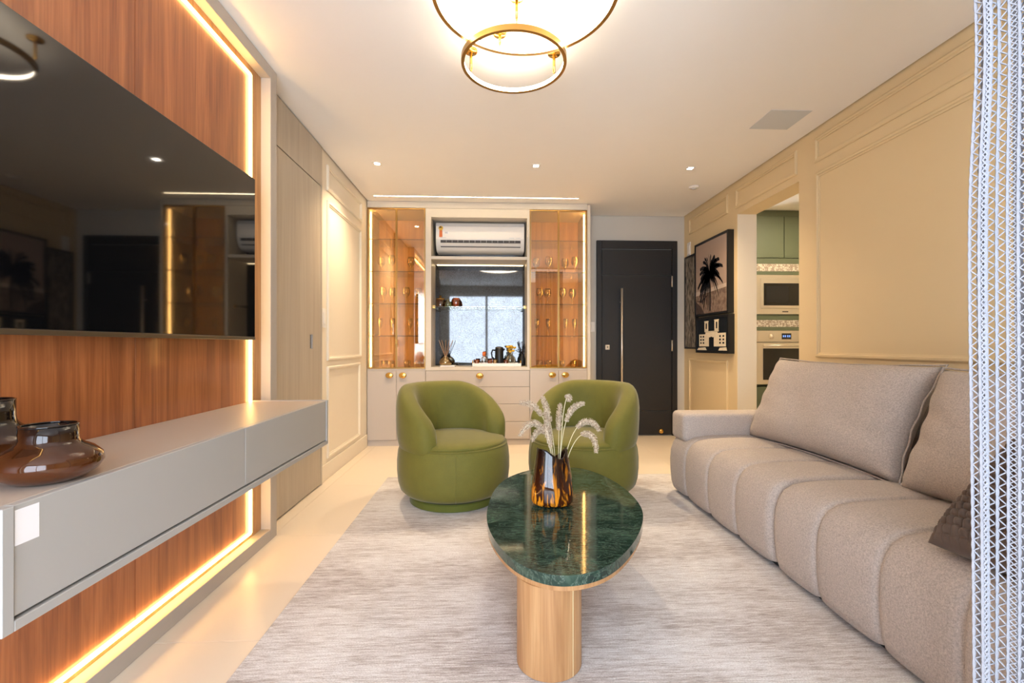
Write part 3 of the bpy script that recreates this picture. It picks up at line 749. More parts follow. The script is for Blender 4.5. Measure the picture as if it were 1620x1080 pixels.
def print_mat(name, c, var=0.1, scale=8, c2=None, stretch=(1, 1, 1)):
    t = NT(name); v = t.coords(stretch); f = t.noise(v, scale, 6, 0.65, 0.5)
    c2 = c2 or tuple(min(1, q * (1 + 3 * var)) for q in c[:3]) + (1,)
    t.set(Base_Color=t.ramp(f, [(0.4, c), (0.6, c2)]), Roughness=0.25); MATS[name] = t.m
print_mat('print_sky', rgb(168, 148, 136), 0.02, 2)
print_mat('print_sea', rgb(186, 170, 158), 0.05, 12)
print_mat('print_sand', rgb(112, 94, 84), 0.1, 20, rgb(146, 126, 112))
print_mat('print_black', rgb(22, 18, 18), 0.1, 20)
print_mat('print_grey', rgb(70, 58, 54), 0.1, 20)
print_mat('print_night', rgb(20, 24, 28), 0.1, 6)
print_mat('print_cream', rgb(226, 214, 190), 0.03, 20)
print_mat('print_trunks', rgb(30, 26, 24), 0.1, 14, rgb(168, 156, 140), (1, 6, 0.7))
# palm beach
t, uv, xp = picture('framed_picture', 'black framed monochrome print of a palm tree on a beach', 5.0, 4.28, 1.38, 2.17, 0.06)
pr(t, 'print', [rectp(0, 1, 0.30, 1)], uv, 0, 'print_sky')
pr(t, 'print_shore', [[(0, 0.27), (1, 0.31), (1, 0.36), (0, 0.33)]], uv, 0.0006, 'print_sea')
pr(t, 'print_sand', [[(0, 0), (1, 0), (1, 0.31), (0, 0.27)]], uv, 0.0004, 'print_sand')
pr(t, 'print_dune', [[(0, 0.0), (0.3, 0.0), (0.2, 0.10), (0.0, 0.19)], [(0.02, 0.20), (0.2, 0.16), (0.42, 0.25), (0.4, 0.262), (0.2, 0.19)]], uv, 0.0010, 'print_grey')
pr(t, 'print_trunk', [[(0.47, 0.03), (0.51, 0.03), (0.50, 0.55), (0.465, 0.55)]], uv, 0.0012, 'print_black')
fr_ = []
ctr = (0.48, 0.56)
rnd = random.Random(3)
for k in range(34):
    a = -0.45 * PI + (k / 33) * 1.9 * PI; L = rnd.uniform(0.26, 0.42)
    drop = 0.10 if math.cos(a) != 0 else 0
    pts = []
    for s in range(7):
        q = s / 6; px = ctr[0] + L * 1.02 * math.cos(a) * q; py = ctr[1] + L * math.sin(a) * q + 0.10 * q - 0.22 * q * q
        pts.append((px, py))
    for s in range(6):
        (ax, ay), (bx, by) = pts[s], pts[s + 1]; w = 0.045 * (1 - s / 6.5)
        fr_.append([(ax - 0.006, ay + 0.012), (bx - 0.004, by + 0.008), (bx + 0.010, by - w - 0.02), (ax + 0.012, ay - w - 0.03)])
pr(t, 'print_fronds', fr_, uv, 0.0016, 'print_black')
# old building
t, uv, xp = picture('framed_picture', 'black framed monochrome print of a building with two towers', 4.97, 4.27, 0.99, 1.368, 0.06)
pr(t, 'print', [rectp(0, 1, 0, 1)], uv, 0, 'print_night')
cr = [rectp(0.08, 0.30, 0.14, 0.52), rectp(0.70, 0.95, 0.14, 0.54), rectp(0.30, 0.42, 0.14, 0.58), rectp(0.58, 0.70, 0.14, 0.58), [(0.42, 0.42), (0.58, 0.42), (0.58, 0.58), (0.42, 0.58)],
      rectp(0.27, 0.40, 0.60, 0.90), rectp(0.60, 0.73, 0.60, 0.92), rectp(0.26, 0.41, 0.90, 0.93), rectp(0.59, 0.74, 0.92, 0.95), rectp(0.27, 0.74, 0.585, 0.61), [(0.0, 0.02), (0.35, 0.02), (0.30, 0.11), (0.05, 0.09)], [(0.72, 0.02), (0.98, 0.02), (0.96, 0.12), (0.76, 0.10)]]
pr(t, 'print_facade', cr, uv, 0.0006, 'print_cream')
dk = [rectp(0.31, 0.355, 0.68, 0.86), rectp(0.645, 0.69, 0.68, 0.88)]
for x0 in (0.12, 0.21, 0.75, 0.85):
    for z in (0.22, 0.32, 0.42): dk.append(rectp(x0, x0 + 0.05, z, z + 0.05))
dk.append([(0.45 + 0.055 * (1 + math.cos(a)) - 0.005, 0.36 + 0.08 * math.sin(a)) for a in [k * PI / 8 for k in range(9)]] + [(0.445, 0.14), (0.555, 0.14)])
pr(t, 'print_openings', dk, uv, 0.0012, 'print_night')
# narrow trunks
t, uv, xp = picture('framed_picture', 'narrow tall black framed print nearest the entrance door', 5.34, 5.025, 1.03, 2.10, 0.03, 0.018)
pr(t, 'print', [rectp(0, 1, 0, 1)], uv, 0, 'print_trunks')

# ------------------------------------------------------------ kitchen units seen through the opening
KY, KX0, KX1 = 5.1, 2.96, 3.66
kc = thing('oven_tower', 'green tall kitchen cabinet housing microwave and oven', 'cabinet', ((KX0 + KX1) / 2, 5.4, 0))
bm = NB(); box(bm, KX0, KX0 + 0.02, KY + 0.02, 5.72, 0.08, 2.6); box(bm, KX1 - 0.02, KX1, KY + 0.02, 5.72, 0.08, 2.6); box(bm, KX0 + 0.02, KX1 - 0.02, 5.70, 5.72, 0.08, 2.6)
obj('carcass', bm, 'kitchen_green', kc)
obj('top_filler', B(KX0, KX1, KY + 0.004, KY + 0.02, 2.535, 2.6), 'kitchen_green', kc)
for a, b in ((KX0, 3.316), (3.32, KX1)):
    obj('upper_door', B(a + 0.001, b - 0.001, KY, KY + 0.02, 2.062, 2.532, bev=0.002, seg=1), 'kitchen_green', kc)
obj('rail', B(KX0, KX1, KY + 0.004, KY + 0.02, 1.995, 2.056), 'kitchen_green', kc)
for z0, z1 in ((1.909, 1.995), (1.278, 1.357)):
    obj('vent_strip', B(KX0 + 0.004, KX1 - 0.004, KY + 0.004, KY + 0.02, z0, z1, bev=0.002, seg=1), 'hex_strip', kc)
for z0, z1 in ((1.870, 1.908), (1.358, 1.42), (1.238, 1.277)):
    obj('rail', B(KX0, KX1, KY + 0.004, KY + 0.02, z0, z1), 'kitchen_green', kc)
obj('lower_door', B(KX0 + 0.001, KX1 - 0.001, KY, KY + 0.02, 0.085, 0.60, bev=0.002, seg=1), 'kitchen_green', kc)
for z in (0.61, 1.25, 1.38):
    obj('deck', B(KX0 + 0.02, KX1 - 0.02, KY + 0.03, 5.7, z, z + 0.018), 'kitchen_green', kc)
obj('plinth', B(KX0, KX1, KY + 0.05, 5.72, 0, 0.08), 'black', kc)
mw = thing('microwave', 'built-in stainless microwave with dark window', 'microwave', (3.31, KY, 1.422))
mx0, mx1 = KX0 + 0.022, KX1 - 0.022
bm = NB()
for p in ((mx0, 3.041, 1.422, 1.866), (mx1 - 0.06, mx1, 1.422, 1.866), (3.041, mx1 - 0.06, 1.829, 1.866), (3.041, mx1 - 0.06, 1.422, 1.485)): box(bm, p[0], p[1], KY - 0.008, KY + 0.01, p[2], p[3])
obj('trim_frame', bm, 'steel', mw)
obj('body', B(mx0 + 0.01, mx1 - 0.01, KY + 0.012, KY + 0.4, 1.43, 1.86), 'steel_dark', mw)
md = obj('door', B(3.043, mx1 - 0.062, KY - 0.012, KY + 0.008, 1.487, 1.827, bev=0.004), 'steel', mw)
obj('door_window', B(3.072, 3.50, KY - 0.0145, KY - 0.011, 1.521, 1.772, bev=0.001, seg=1), 'screen', md)
obj('inner_window', B(3.10, 3.36, KY - 0.0155, KY - 0.0143, 1.555, 1.74), 'bezel', md)
bm = NB(); flat(bm, rectp(3.29, 3.36, 1.445, 1.457), lambda u, v: (u, KY - 0.0085, v)); obj('brand_mark', bm, 'ink', mw)
ov = thing('oven', 'built-in stainless oven with knobs and blue display', 'oven', (3.31, KY, 0.63))
op = obj('control_panel', B(mx0, mx1, KY - 0.014, KY + 0.01, 1.108, 1.236, bev=0.003), 'steel', ov)
for x in (3.16, 3.52):
    bm = NB(); lathe(bm, [(0, 0), (0.03, 0), (0.03, 0.004), (0.022, 0.008), (0.02, 0.024), (0, 0.026)], 20)
    bmesh.ops.transform(bm, matrix=Matrix.Translation((x, KY - 0.014, 1.168)) @ Matrix.Rotation(PI / 2, 4, 'X'), verts=bm.verts)
    obj('knob', bm, 'steel', op, True)
ds = obj('display', B(3.28, 3.39, KY - 0.0155, KY - 0.0138, 1.138, 1.205), 'screen', op)
bm = NB()
for x in (3.30, 3.322, 3.35, 3.372): flat(bm, rectp(x - 0.006, x + 0.006, 1.162, 1.184), lambda u, v: (u, KY - 0.016, v))
obj('digits', bm, 'display_blue', ds)
od = obj('door', B(mx0, mx1, KY - 0.014, KY + 0.01, 0.63, 1.100, bev=0.003), 'steel', ov)
obj('door_window', B(3.063, mx1 - 0.09, KY - 0.016, KY - 0.013, 0.68, 1.034), 'screen', od)
bm = NB(); tube(bm, [(3.05, KY - 0.05, 1.066), (3.57, KY - 0.05, 1.066)], 0.009, 10)
for x in (3.07, 3.55): tube(bm, [(x, KY - 0.05, 1.066), (x, KY - 0.012, 1.066)], 0.007, 8)
obj('handle', bm, 'steel', od, True)
obj('cavity', B(mx0 + 0.02, mx1 - 0.02, KY + 0.012, KY + 0.45, 0.64, 1.23), 'steel_dark', ov)

# ------------------------------------------------------------ rug
tag(obj('area_rug', B(-0.835, 1.75, 0.75, 3.745, 0.0005, 0.0125, bev=0.004), 'rug_pile'), 'large grey and beige streaked woven rug', 'rug')
RZ = 0.013

# ------------------------------------------------------------ sofa
SX = 1.30
sofa = thing('sofa', 'long taupe-grey fabric sofa with channel-stitched seat along the right wall', 'sofa', (1.78, 2.18, RZ))
sprof = [(1.345, 0.035), (1.315, 0.045), (1.300, 0.09), (1.292, 0.17), (1.290, 0.25), (1.296, 0.32), (1.312, 0.372), (1.340, 0.412), (1.385, 0.438), (1.45, 0.449), (1.55, 0.454), (1.68, 0.456), (1.80, 0.452), (1.95, 0.446), (2.10, 0.44), (2.12, 0.42), (2.12, 0.035)]
def seat_module(segs, ends):
    bm = NB(); rows = []
    P2 = [Vector(p) for p in sprof]; nrm = []
    for i in range(len(P2)):
        a = P2[max(i - 1, 0)]; b = P2[min(i + 1, len(P2) - 1)]; d = (b - a).normalized(); nrm.append(Vector((d.y, -d.x)))
    ys_ = []
    for s in range(len(segs) - 1):
        n = 28
        for k in range(n + (1 if s == len(segs) - 2 else 0)):
            u = k / n; y = segs[s] + (segs[s + 1] - segs[s]) * u
            e = abs(2 * u - 1)
            dip = 0.011 * e ** 24 + 0.006 * e ** 8 + 0.006 * e ** 2
            first = (s == 0 and u < 0.5); last = (s == len(segs) - 2 and u >= 0.5)
            if (first and ends[0]) or (last and ends[1]): dip = 0.040 * e ** 12 + 0.008 * e ** 2
            ys_.append((y, dip))
    for y, dip in ys_:
        rows.append([bm.verts.new((p.x + n_.x * -dip, y, p.y + n_.y * -dip)) for p, n_ in zip(P2, [(-q) for q in nrm])])
    for a, b in zip(rows, rows[1:]):
        for i in range(len(sprof) - 1): bm.faces.new((a[i], a[i + 1], b[i + 1], b[i]))
    bm.faces.new(rows[0]); bm.faces.new(list(reversed(rows[-1])))
    return obj('seat_module', bm, 'sofa_fabric', sofa, True)
seat_module([3.335, 3.055, 2.735, 2.42, 2.100], (True, True))
seat_module([2.094, 1.805, 1.505, 1.225, 0.93], (True, True))
def soft_box(name, x0, x1, y0, y1, z0, z1, parent, bev):
    bm = B(x0, x1, y0, y1, z0, z1, bev=bev, seg=5)
    return obj(name, bm, 'sofa_fabric', parent, True)
a1 = soft_box('armrest', 1.318, 2.27, 3.115, 3.34, 0.40, 0.598, sofa, 0.035)
soft_box('backrest', 2.14, 2.275, 0.95, 3.12, 0.05, 0.80, sofa, 0.04)
obj('plinth', B(1.37, 2.26, 0.97, 3.31, RZ, 0.05), 'black', sofa)

def pillow_mesh(w, h, t, n=34, pinch=0.05, power=0.5, f=None):
    """closed cushion in the XY plane, bulging along Z, corners poking out"""
    bm = NB(); top = []; bot = []
    for i in range(n + 1):
        r1 = []; r2 = []
        for j in range(n + 1):
            u = 2 * i / n - 1; v = 2 * j / n - 1
            x = w / 2 * u * (1 - pinch * (1 - v * v)); y = h / 2 * v * (1 - pinch * (1 - u * u))
            q = max(0.0, (1 - u ** 4) * (1 - v ** 4)) ** power * t / 2
            a = f(u, v) if f else 0.0
            edge = i in (0, n) or j in (0, n)
            v1 = bm.verts.new((x, y, q + (0 if edge else a)))
            v2 = v1 if edge else bm.verts.new((x, y, -q))
            r1.append(v1); r2.append(v2)
        top.append(r1); bot.append(r2)
    for i in range(n):
        for j in range(n):
            bm.faces.new((top[i][j], top[i + 1][j], top[i + 1][j + 1], top[i][j + 1]))
            q = (bot[i][j + 1], bot[i + 1][j + 1], bot[i + 1][j], bot[i][j])
            if len(set(q)) == 4:
                try: bm.faces.new(q)
                except ValueError: pass
    return bm
def border_pts(w, h, pinch, m=30, grow=0.010):
    pts = []
    for k in range(4 * m):
        s, q = divmod(k, m); a = 2 * q / m - 1
        u, v = ((a, -1), (1, a), (-a, 1), (-1, -a))[s]
        pts.append(((w / 2 + grow) * u * (1 - pinch * (1 - v * v)), (h / 2 + grow) * v * (1 - pinch * (1 - u * u)), 0.004 * math.sin(k * 0.9)))
    return pts
def cushion(name, label, loc, rot, w, h, t, mat, pinch=0.07):
    r = thing(name, label, 'cushion', (0, 0, 0))
    b = obj('cushion_body', pillow_mesh(w, h, t, 34, pinch, f=lambda u, v: 0.004 * math.sin(9 * u + 3 * v) * (1 - u * u) + 0.006 * math.sin(14 * v + 5 * u) * u * u * (1 - v * v)), mat, r, True, local=True)
    obj('seam_piping', tube(NB(), border_pts(w, h, pinch), 0.0045, 5, True), mat, r, True, local=True)
    r.location = loc; r.rotation_euler = rot
    return r
# local X -> world -Y (width), local Y -> up the backrest, local Z -> towards the room
def lean(tilt, yaw=0.0, roll=0.0):
    zdir = Vector((-math.cos(tilt), 0, math.sin(tilt)))
    ydir = Vector((math.sin(tilt), 0, math.cos(tilt)))
    xdir = ydir.cross(zdir)
    M = Matrix((xdir, ydir, zdir)).transposed()
    return (Matrix.Rotation(yaw, 3, 'Z') @ M @ Matrix.Rotation(roll, 3, 'Z')).to_euler()
cushion('back_cushion', 'wide taupe back cushion at the far end of the sofa', (1.915, 2.56, 0.71), lean(0.40, 0.03), 1.13, 0.57, 0.27, 'sofa_fabric')
cushion('back_cushion', 'taupe back cushion nearest the crochet curtain', (1.90, 1.475, 0.70), lean(0.36, -0.02), 0.98, 0.56, 0.27, 'sofa_fabric')

# knitted cushion, leaning on the near armrest behind the curtain
kn = thing('knitted_cushion', 'chunky brown knitted cushion on the sofa beside the curtain', 'cushion', (0, 0, 0))
def knit(u, v):
    a = u * 9; b = v * 9
    i = math.floor(a); j = math.floor(b); fa = a - i - 0.5; fb = b - j - 0.5
    if (i + j) % 2: fa, fb = fb, fa
    return 0.028 * max(0.0, 1 - (fa * 1.7) ** 2) * (0.55 + 0.45 * math.cos(fb * PI * 0.9)) * (1 - u ** 8) * (1 - v ** 8)
obj('knit_cover', pillow_mesh(0.46, 0.46, 0.16, 180, 0.05, f=knit), 'knit_brown', kn, True, local=True)
kb = pillow_mesh(0.452, 0.452, 0.175, 30, 0.05)
for v in list(kb.verts): v.co.z = min(v.co.z, 0.0) * 1.04
obj('back_cover', kb, 'knit_back', kn, True, local=True)
kn.location = (1.525, 1.15, 0.62)
kn.rotation_euler = lean(0.80, 0.05)

# ------------------------------------------------------------ coffee table
TT = 0.36
outl = [(-0.021, 1.881), (-0.015, 2.06), (0.022, 2.315), (0.132, 2.55), (0.355, 2.695), (0.545, 2.62), (0.648, 2.36), (0.664, 2.08), (0.630, 1.89), (0.535, 1.68), (0.420, 1.515), (0.325, 1.437), (0.222, 1.412), (0.140, 1.445), (0.064, 1.535), (0.004, 1.706)]
def spline(pts, sub=6):
    n = len(pts); out = []
    for i in range(n):
        p0, p1, p2, p3 = (Vector(pts[(i + k) % n]) for k in (-1, 0, 1, 2))
        for s in range(sub):
            t = s / sub
            out.append(0.5 * ((2 * p1) + (p2 - p0) * t + (2 * p0 - 5 * p1 + 4 * p2 - p3) * t * t + (3 * p1 - p0 - 3 * p2 + p3) * t ** 3))
    return out
ol = spline(outl); cxy = Vector((0.32, 2.03))
# smooth the outline a little
for _ in range(6): ol = [(ol[i - 1] + ol[i] * 2 + ol[(i + 1) % len(ol)]) / 4 for i in range(len(ol))]
ct = thing('coffee_table', 'green marble coffee table on round oak column legs', 'table', (0.32, 2.03, RZ))
def slab(name, inset, z0, z1, mat, bev):
    pts = [p + (cxy - p).normalized() * inset for p in ol]
    return obj(name, prism(NB(), [tuple(p) for p in pts], z0, z1, None, bev, 3), mat, ct, 'auto')
slab('marble_top', 0.0, TT - 0.034, TT, 'green_marble', 0.010)
slab('wood_underframe', 0.004, TT - 0.05, TT - 0.0345, 'oak', 0.005)
def leg(x, y, r):
    l = obj('leg', lathe(NB(), [(0, RZ), (r - 0.004, RZ), (r, RZ + 0.004), (r, TT - 0.05), (0, TT - 0.05)], 64, (x, y, 0)), 'oak', ct, 'auto')
    a = -PI / 2 + 0.66
    obj('veneer_seam', tube(NB(), [(x + (r - 0.0004) * math.cos(a), y + (r - 0.0004) * math.sin(a), RZ + 0.004), (x + (r - 0.0004) * math.cos(a), y + (r - 0.0004) * math.sin(a), TT - 0.052)], 0.0012, 5), 'oak_light_seam', l)
plain('oak_light_seam', rgb(236, 206, 160), 0.5)
leg(0.192, 1.542, 0.108)
leg(0.40, 2.40, 0.112)

# vase with dried foxtail grass
VX, VY, VZ = 0.268, 2.045, TT + 0.0008
va = thing('bag_vase', 'dark amber streaked glass vase with notched rim on the marble table', 'vase', (VX, VY, VZ))
def bag_point(k, n, h, inset=0.0):
    a = 2 * PI * k / n
    prof = [(0.0, 0.60), (0.02, 0.80), (0.06, 0.97), (0.12, 1.0), (0.30, 0.98), (0.6, 0.86), (0.85, 0.76), (1.0, 0.72)]
    for (h0, r0), (h1, r1) in zip(prof, prof[1:]):
        if h <= h1: rr = r0 + (r1 - r0) * (h - h0) / (h1 - h0); break
    # rim: notch in front, peaks at the sides
    c = math.cos(a); s = math.sin(a)
    rim = 0.255 - 0.042 * max(0.0, math.cos(a + PI / 2 - 0.45)) ** 5 - 0.05 * max(0.0, math.cos(a - PI / 2)) ** 2
    ex = abs(c) ** 0.85 * (1 if c > 0 else -1); ey = abs(s) ** 0.85 * (1 if s > 0 else -1)
    return (VX + (0.094 * rr - inset) * ex, VY + (0.064 * rr - inset) * ey, VZ + rim * h + (0.005 if inset and h == 0 else 0))
bm = NB(); n = 56; hs = [0, 0.01, 0.025, 0.05, 0.08, 0.12, 0.2, 0.3, 0.42, 0.55, 0.68, 0.8, 0.9, 0.96, 1.0]
ro = [[bm.verts.new(bag_point(k, n, h)) for k in range(n)] for h in hs]
ri = [[bm.verts.new(bag_point(k, n, h, 0.0045)) for k in range(n)] for h in reversed(hs)]
rr_ = ro + ri
for a, b in zip(rr_, rr_[1:]):
    for k in range(n): bm.faces.new((a[k], a[(k + 1) % n], b[(k + 1) % n], b[k]))
bm.faces.new(list(reversed(rr_[0]))); bm.faces.new(rr_[-1])
obj('body', bm, 'amber_bag_vase', va, True)
# side pocket
bm = NB()
pk = [(0.0, 0.02), (0.004, 0.06), (0.002, 0.12), (-0.006, 0.185), (-0.006, 0.200)]
rows = []
for q in range(9):
    ang = -0.9 + q * 1.9 / 8
    rows.append([bm.verts.new((VX + (0.099 + d) * math.cos(ang) * (1 - 0.12 * z / 0.2), VY + 0.03 + 0.060 * math.sin(ang), VZ + z)) for d, z in pk])
for a, b in zip(rows, rows[1:]):
    for k in range(len(pk) - 1): bm.faces.new((a[k], a[k + 1], b[k + 1], b[k]))
o = obj('side_fold', bm, 'amber_bag_vase', va, True); sm = o.modifiers.new('solidify', 'SOLIDIFY'); sm.thickness = 0.006

def grass_mats():
    t = NT('grass_head'); v = t.coords(); f = t.noise(v, 160, 3)
    t.set(Base_Color=t.ramp(f, [(0.35, rgb(150, 128, 104)), (0.65, rgb(216, 200, 174))]), Roughness=0.9); MATS['grass_head'] = t.m
grass_mats(); plain('grass_stem', rgb(214, 204, 166), 0.7)
def px_at(px, py, y):
    th = math.atan(32 / F_PX); u = (px - 810) / F_PX; v = (546 - py) / F_PX
    d = Vector((math.sin(th) + u * math.cos(th), math.cos(th) - u * math.sin(th), v)); d *= y / d.y
    return Vector((d.x, d.y, 1.07 + d.z))
def bez(P, n):
    out = []
    for i in range(n + 1):
        t = i / n; pts = [p.copy() for p in P]
        while len(pts) > 1: pts = [a.lerp(b, t) for a, b in zip(pts, pts[1:])]
        out.append(pts[0])
    return out
# each stalk: control points (photo-plane measures at its own depth), depth of the tip, share of length that is seed head
stalks = [
    ('upright foxtail stalk with a short drooping tip', [(884, 720), (889, 660), (891, 610), (903, 626), (900, 634)], 2.06, 0.30),
    ('foxtail arching far left with a drooping head', [(880, 720), (868, 660), (842, 650), (822, 690)][:4], 2.02, 0.48),
    ('foxtail pointing left, topmost on the left side', [(882, 720), (872, 660), (850, 632), (822, 637)], 2.10, 0.36),
    ('foxtail leaning left with an upper head pointing up', [(882, 722), (876, 665), (862, 640), (858, 628)], 2.12, 0.42),
    ('foxtail bending straight down left of the rim', [(880, 722), (866, 650), (856, 655), (871, 706)], 1.98, 0.50),
    ('foxtail in the middle with a full left-leaning head', [(882, 722), (872, 690), (862, 660), (864, 650)], 1.97, 0.55),
    ('foxtail drooping low on the left', [(881, 722), (868, 665), (852, 668), (842, 698)], 2.07, 0.45),
    ('foxtail rising behind the upright stalk', [(884, 722), (884, 690), (884, 650), (886, 640)], 2.14, 0.42),
    ('foxtail pointing up and right', [(886, 722), (888, 660), (900, 640), (924, 638)], 2.08, 0.42),
    ('foxtail arching right with the longest head', [(888, 722), (900, 655), (935, 652), (948, 682)], 2.03, 0.44),
    ('foxtail drooping lowest on the right', [(890, 722), (905, 665), (945, 672), (943, 716)], 2.00, 0.42),
]
rg = random.Random(11)
for lab, cps, ytip, hd in stalks:
    n = len(cps)
    P = [px_at(x, y, VY + (ytip - VY) * (k / (n - 1)) * 1.6) for k, (x, y) in enumerate(cps)]
    P[0] = Vector((VX + (P[0].x - VX) * 0.35 + 0.012, VY + (P[0].y - VY) * 0.3, VZ + 0.03))
    P.insert(1, Vector(((P[0].x + P[1].x) / 2 + 0.004, (P[0].y + P[1].y) / 2, VZ + 0.20)))
    path = bez(P, 40)
    st = thing('dried_foxtail', 'dried cream ' + lab, 'dried grass', tuple(P[0]), 'dried foxtail grass in the amber vase')
    k0 = int(40 * (1 - hd))
    obj('stem', tube(NB(), path[:k0 + 3], 0.0018, 5), 'grass_stem', st, True)
    bm = NB(); head = path[k0:]
    m = len(head)
    tube(bm, head, [0.004 + 0.005 * math.sin(PI * min(1, (i + 1) / m) ** 0.8) for i in range(m)], 6)
    for q in range(330):
        s = rg.random(); fi = s * (m - 1); i = min(int(fi), m - 2); c = head[i].lerp(head[i + 1], fi - i); d = (head[i + 1] - head[i]).normalized()
        a = rg.uniform(0, 2 * PI); e1 = d.orthogonal().normalized(); e2 = d.cross(e1)
        outv = e1 * math.cos(a) + e2 * math.sin(a); R = (0.006 + 0.0075 * math.sin(PI * min(1, 0.12 + 0.85 * s))) * rg.uniform(0.75, 1.1)
        c2 = c + outv * R; ax = (outv * 0.8 + d * 0.7).normalized(); side = ax.orthogonal().normalized() * 0.0016; sd2 = ax.cross(side)
        L = rg.uniform(0.004, 0.0075)
        va_ = [bm.verts.new(c2 - ax * L * 0.5)] + [bm.verts.new(c2 + v) for v in (side, sd2, -side, -sd2)] + [bm.verts.new(c2 + ax * L)]
        for z in range(4):
            bm.faces.new((va_[0], va_[1 + (z + 1) % 4], va_[1 + z])); bm.faces.new((va_[5], va_[1 + z], va_[1 + (z + 1) % 4]))
    obj('seed_head', bm, 'grass_head', st)

# ------------------------------------------------------------ green swivel armchairs
def make_chair():
    t = thing('swivel_armchair', '', 'armchair', (0, 0, 0), 'green swivel armchairs')
    obj('swivel_base', lathe(NB(), [(0, 0), (0.292, 0), (0.300, 0.006), (0.300, 0.042), (0.292, 0.05), (0, 0.05)], 64), 'green_velvet_base', t, 'auto', local=True)
    obj('pivot', lathe(NB(), [(0.15, 0.048), (0.15, 0.075)], 32), 'black', t, True, local=True)
    prof = [(0, 0.062), (0.30, 0.062), (0.335, 0.072), (0.362, 0.10), (0.377, 0.15), (0.384, 0.22), (0.384, 0.29), (0.378, 0.35), (0.368, 0.385), (0.352, 0.402), (0, 0.402)]
    dm = obj('seat_drum', lathe(NB(), prof, 72), 'green_velvet', t, True, local=True)
    obj('seam_piping', tube(NB(), [(0.366 * math.cos(k * PI / 48), 0.366 * math.sin(k * PI / 48), 0.392) for k in range(96)], 0.0035, 6, True), 'green_velvet', dm, True, local=True)
    for a in (-PI / 2 - 0.62, PI / 2 + 0.4, 0.35):
        obj('vertical_seam', tube(NB(), [(r * 1.001 * math.cos(a), r * 1.001 * math.sin(a), z) for r, z in prof[2:-2]], 0.0022, 5), 'green_velvet', dm, True, local=True)
    obj('seat_cushion', lathe(NB(), [(0, 0.39), (0.352, 0.395), (0.357, 0.405), (0.346, 0.418), (0.31, 0.430), (0.24, 0.441), (0.14, 0.448), (0.0, 0.450)], 64), 'green_velvet', t, True, local=True)
    # wrap-around back: closed section swept round the seat, lowering and rounding off at both ends
    bm = NB(); A = math.radians(122); NA = 72; NS = 28; rows = []
    for i in range(NA + 1):
        f = 2 * i / NA - 1
        a = PI / 2 + A * f      # back of the chair is +Y
        e = abs(f)
        zt = 0.79 - 0.02 * e ** 2 - 0.25 * max(0, (e - 0.34) / 0.66) ** 1.7
        zb = 0.35 - 0.015 * e
        cap = 1.0 if e < 0.88 else math.sqrt(max(0.0, 1 - ((e - 0.88) / 0.12) ** 2))
        cap = max(cap, 0.03)
        zc = (zt + zb) / 2 - 0.02 * (1 - cap); hz = (zt - zb) / 2 * (0.5 + 0.5 * cap)
        hr = 0.074 * cap
        row = []
        for k in range(NS):
            q = 2 * PI * k / NS
            ex = abs(math.cos(q)) ** 0.75 * (1 if math.cos(q) > 0 else -1); ez = abs(math.sin(q)) ** 0.62 * (1 if math.sin(q) > 0 else -1)
            zz_ = zc + hz * ez
            Rm = 0.316 + 0.03 * (zz_ - 0.55)
            row.append(bm.verts.new(((Rm + hr * ex) * math.cos(a), (Rm + hr * ex) * math.sin(a), zz_)))
        rows.append(row)
    for a, b in zip(rows, rows[1:]):
        for k in range(NS): bm.faces.new((a[k], a[(k + 1) % NS], b[(k + 1) % NS], b[k]))
    bm.faces.new(list(reversed(rows[0]))); bm.faces.new(rows[-1])
    bk = obj('backrest', bm, 'green_velvet', t, True, local=True)
    for a in (PI / 2 + 0.12, PI / 2 - 0.12):
        obj('back_seam', tube(NB(), [((0.2425 + 0.03 * (z - 0.55)) * math.cos(a), (0.2425 + 0.03 * (z - 0.55)) * math.sin(a), z) for z in (0.46, 0.52, 0.58, 0.64)], 0.0018, 5), 'green_velvet', bk, True, local=True)
    return t
c1 = make_chair(); c2 = copy_tree(c1)
c1.location = (-0.262, 3.215, RZ); c1.rotation_euler = (0, 0, math.radians(42))
c1['label'] = 'green velvet swivel armchair on the left, nearer the cream wall'
c2.location = (0.645, 3.26, RZ); c2.rotation_euler = (0, 0, math.radians(-42))
c2['label'] = 'green velvet swivel armchair on the right, behind the amber vase'

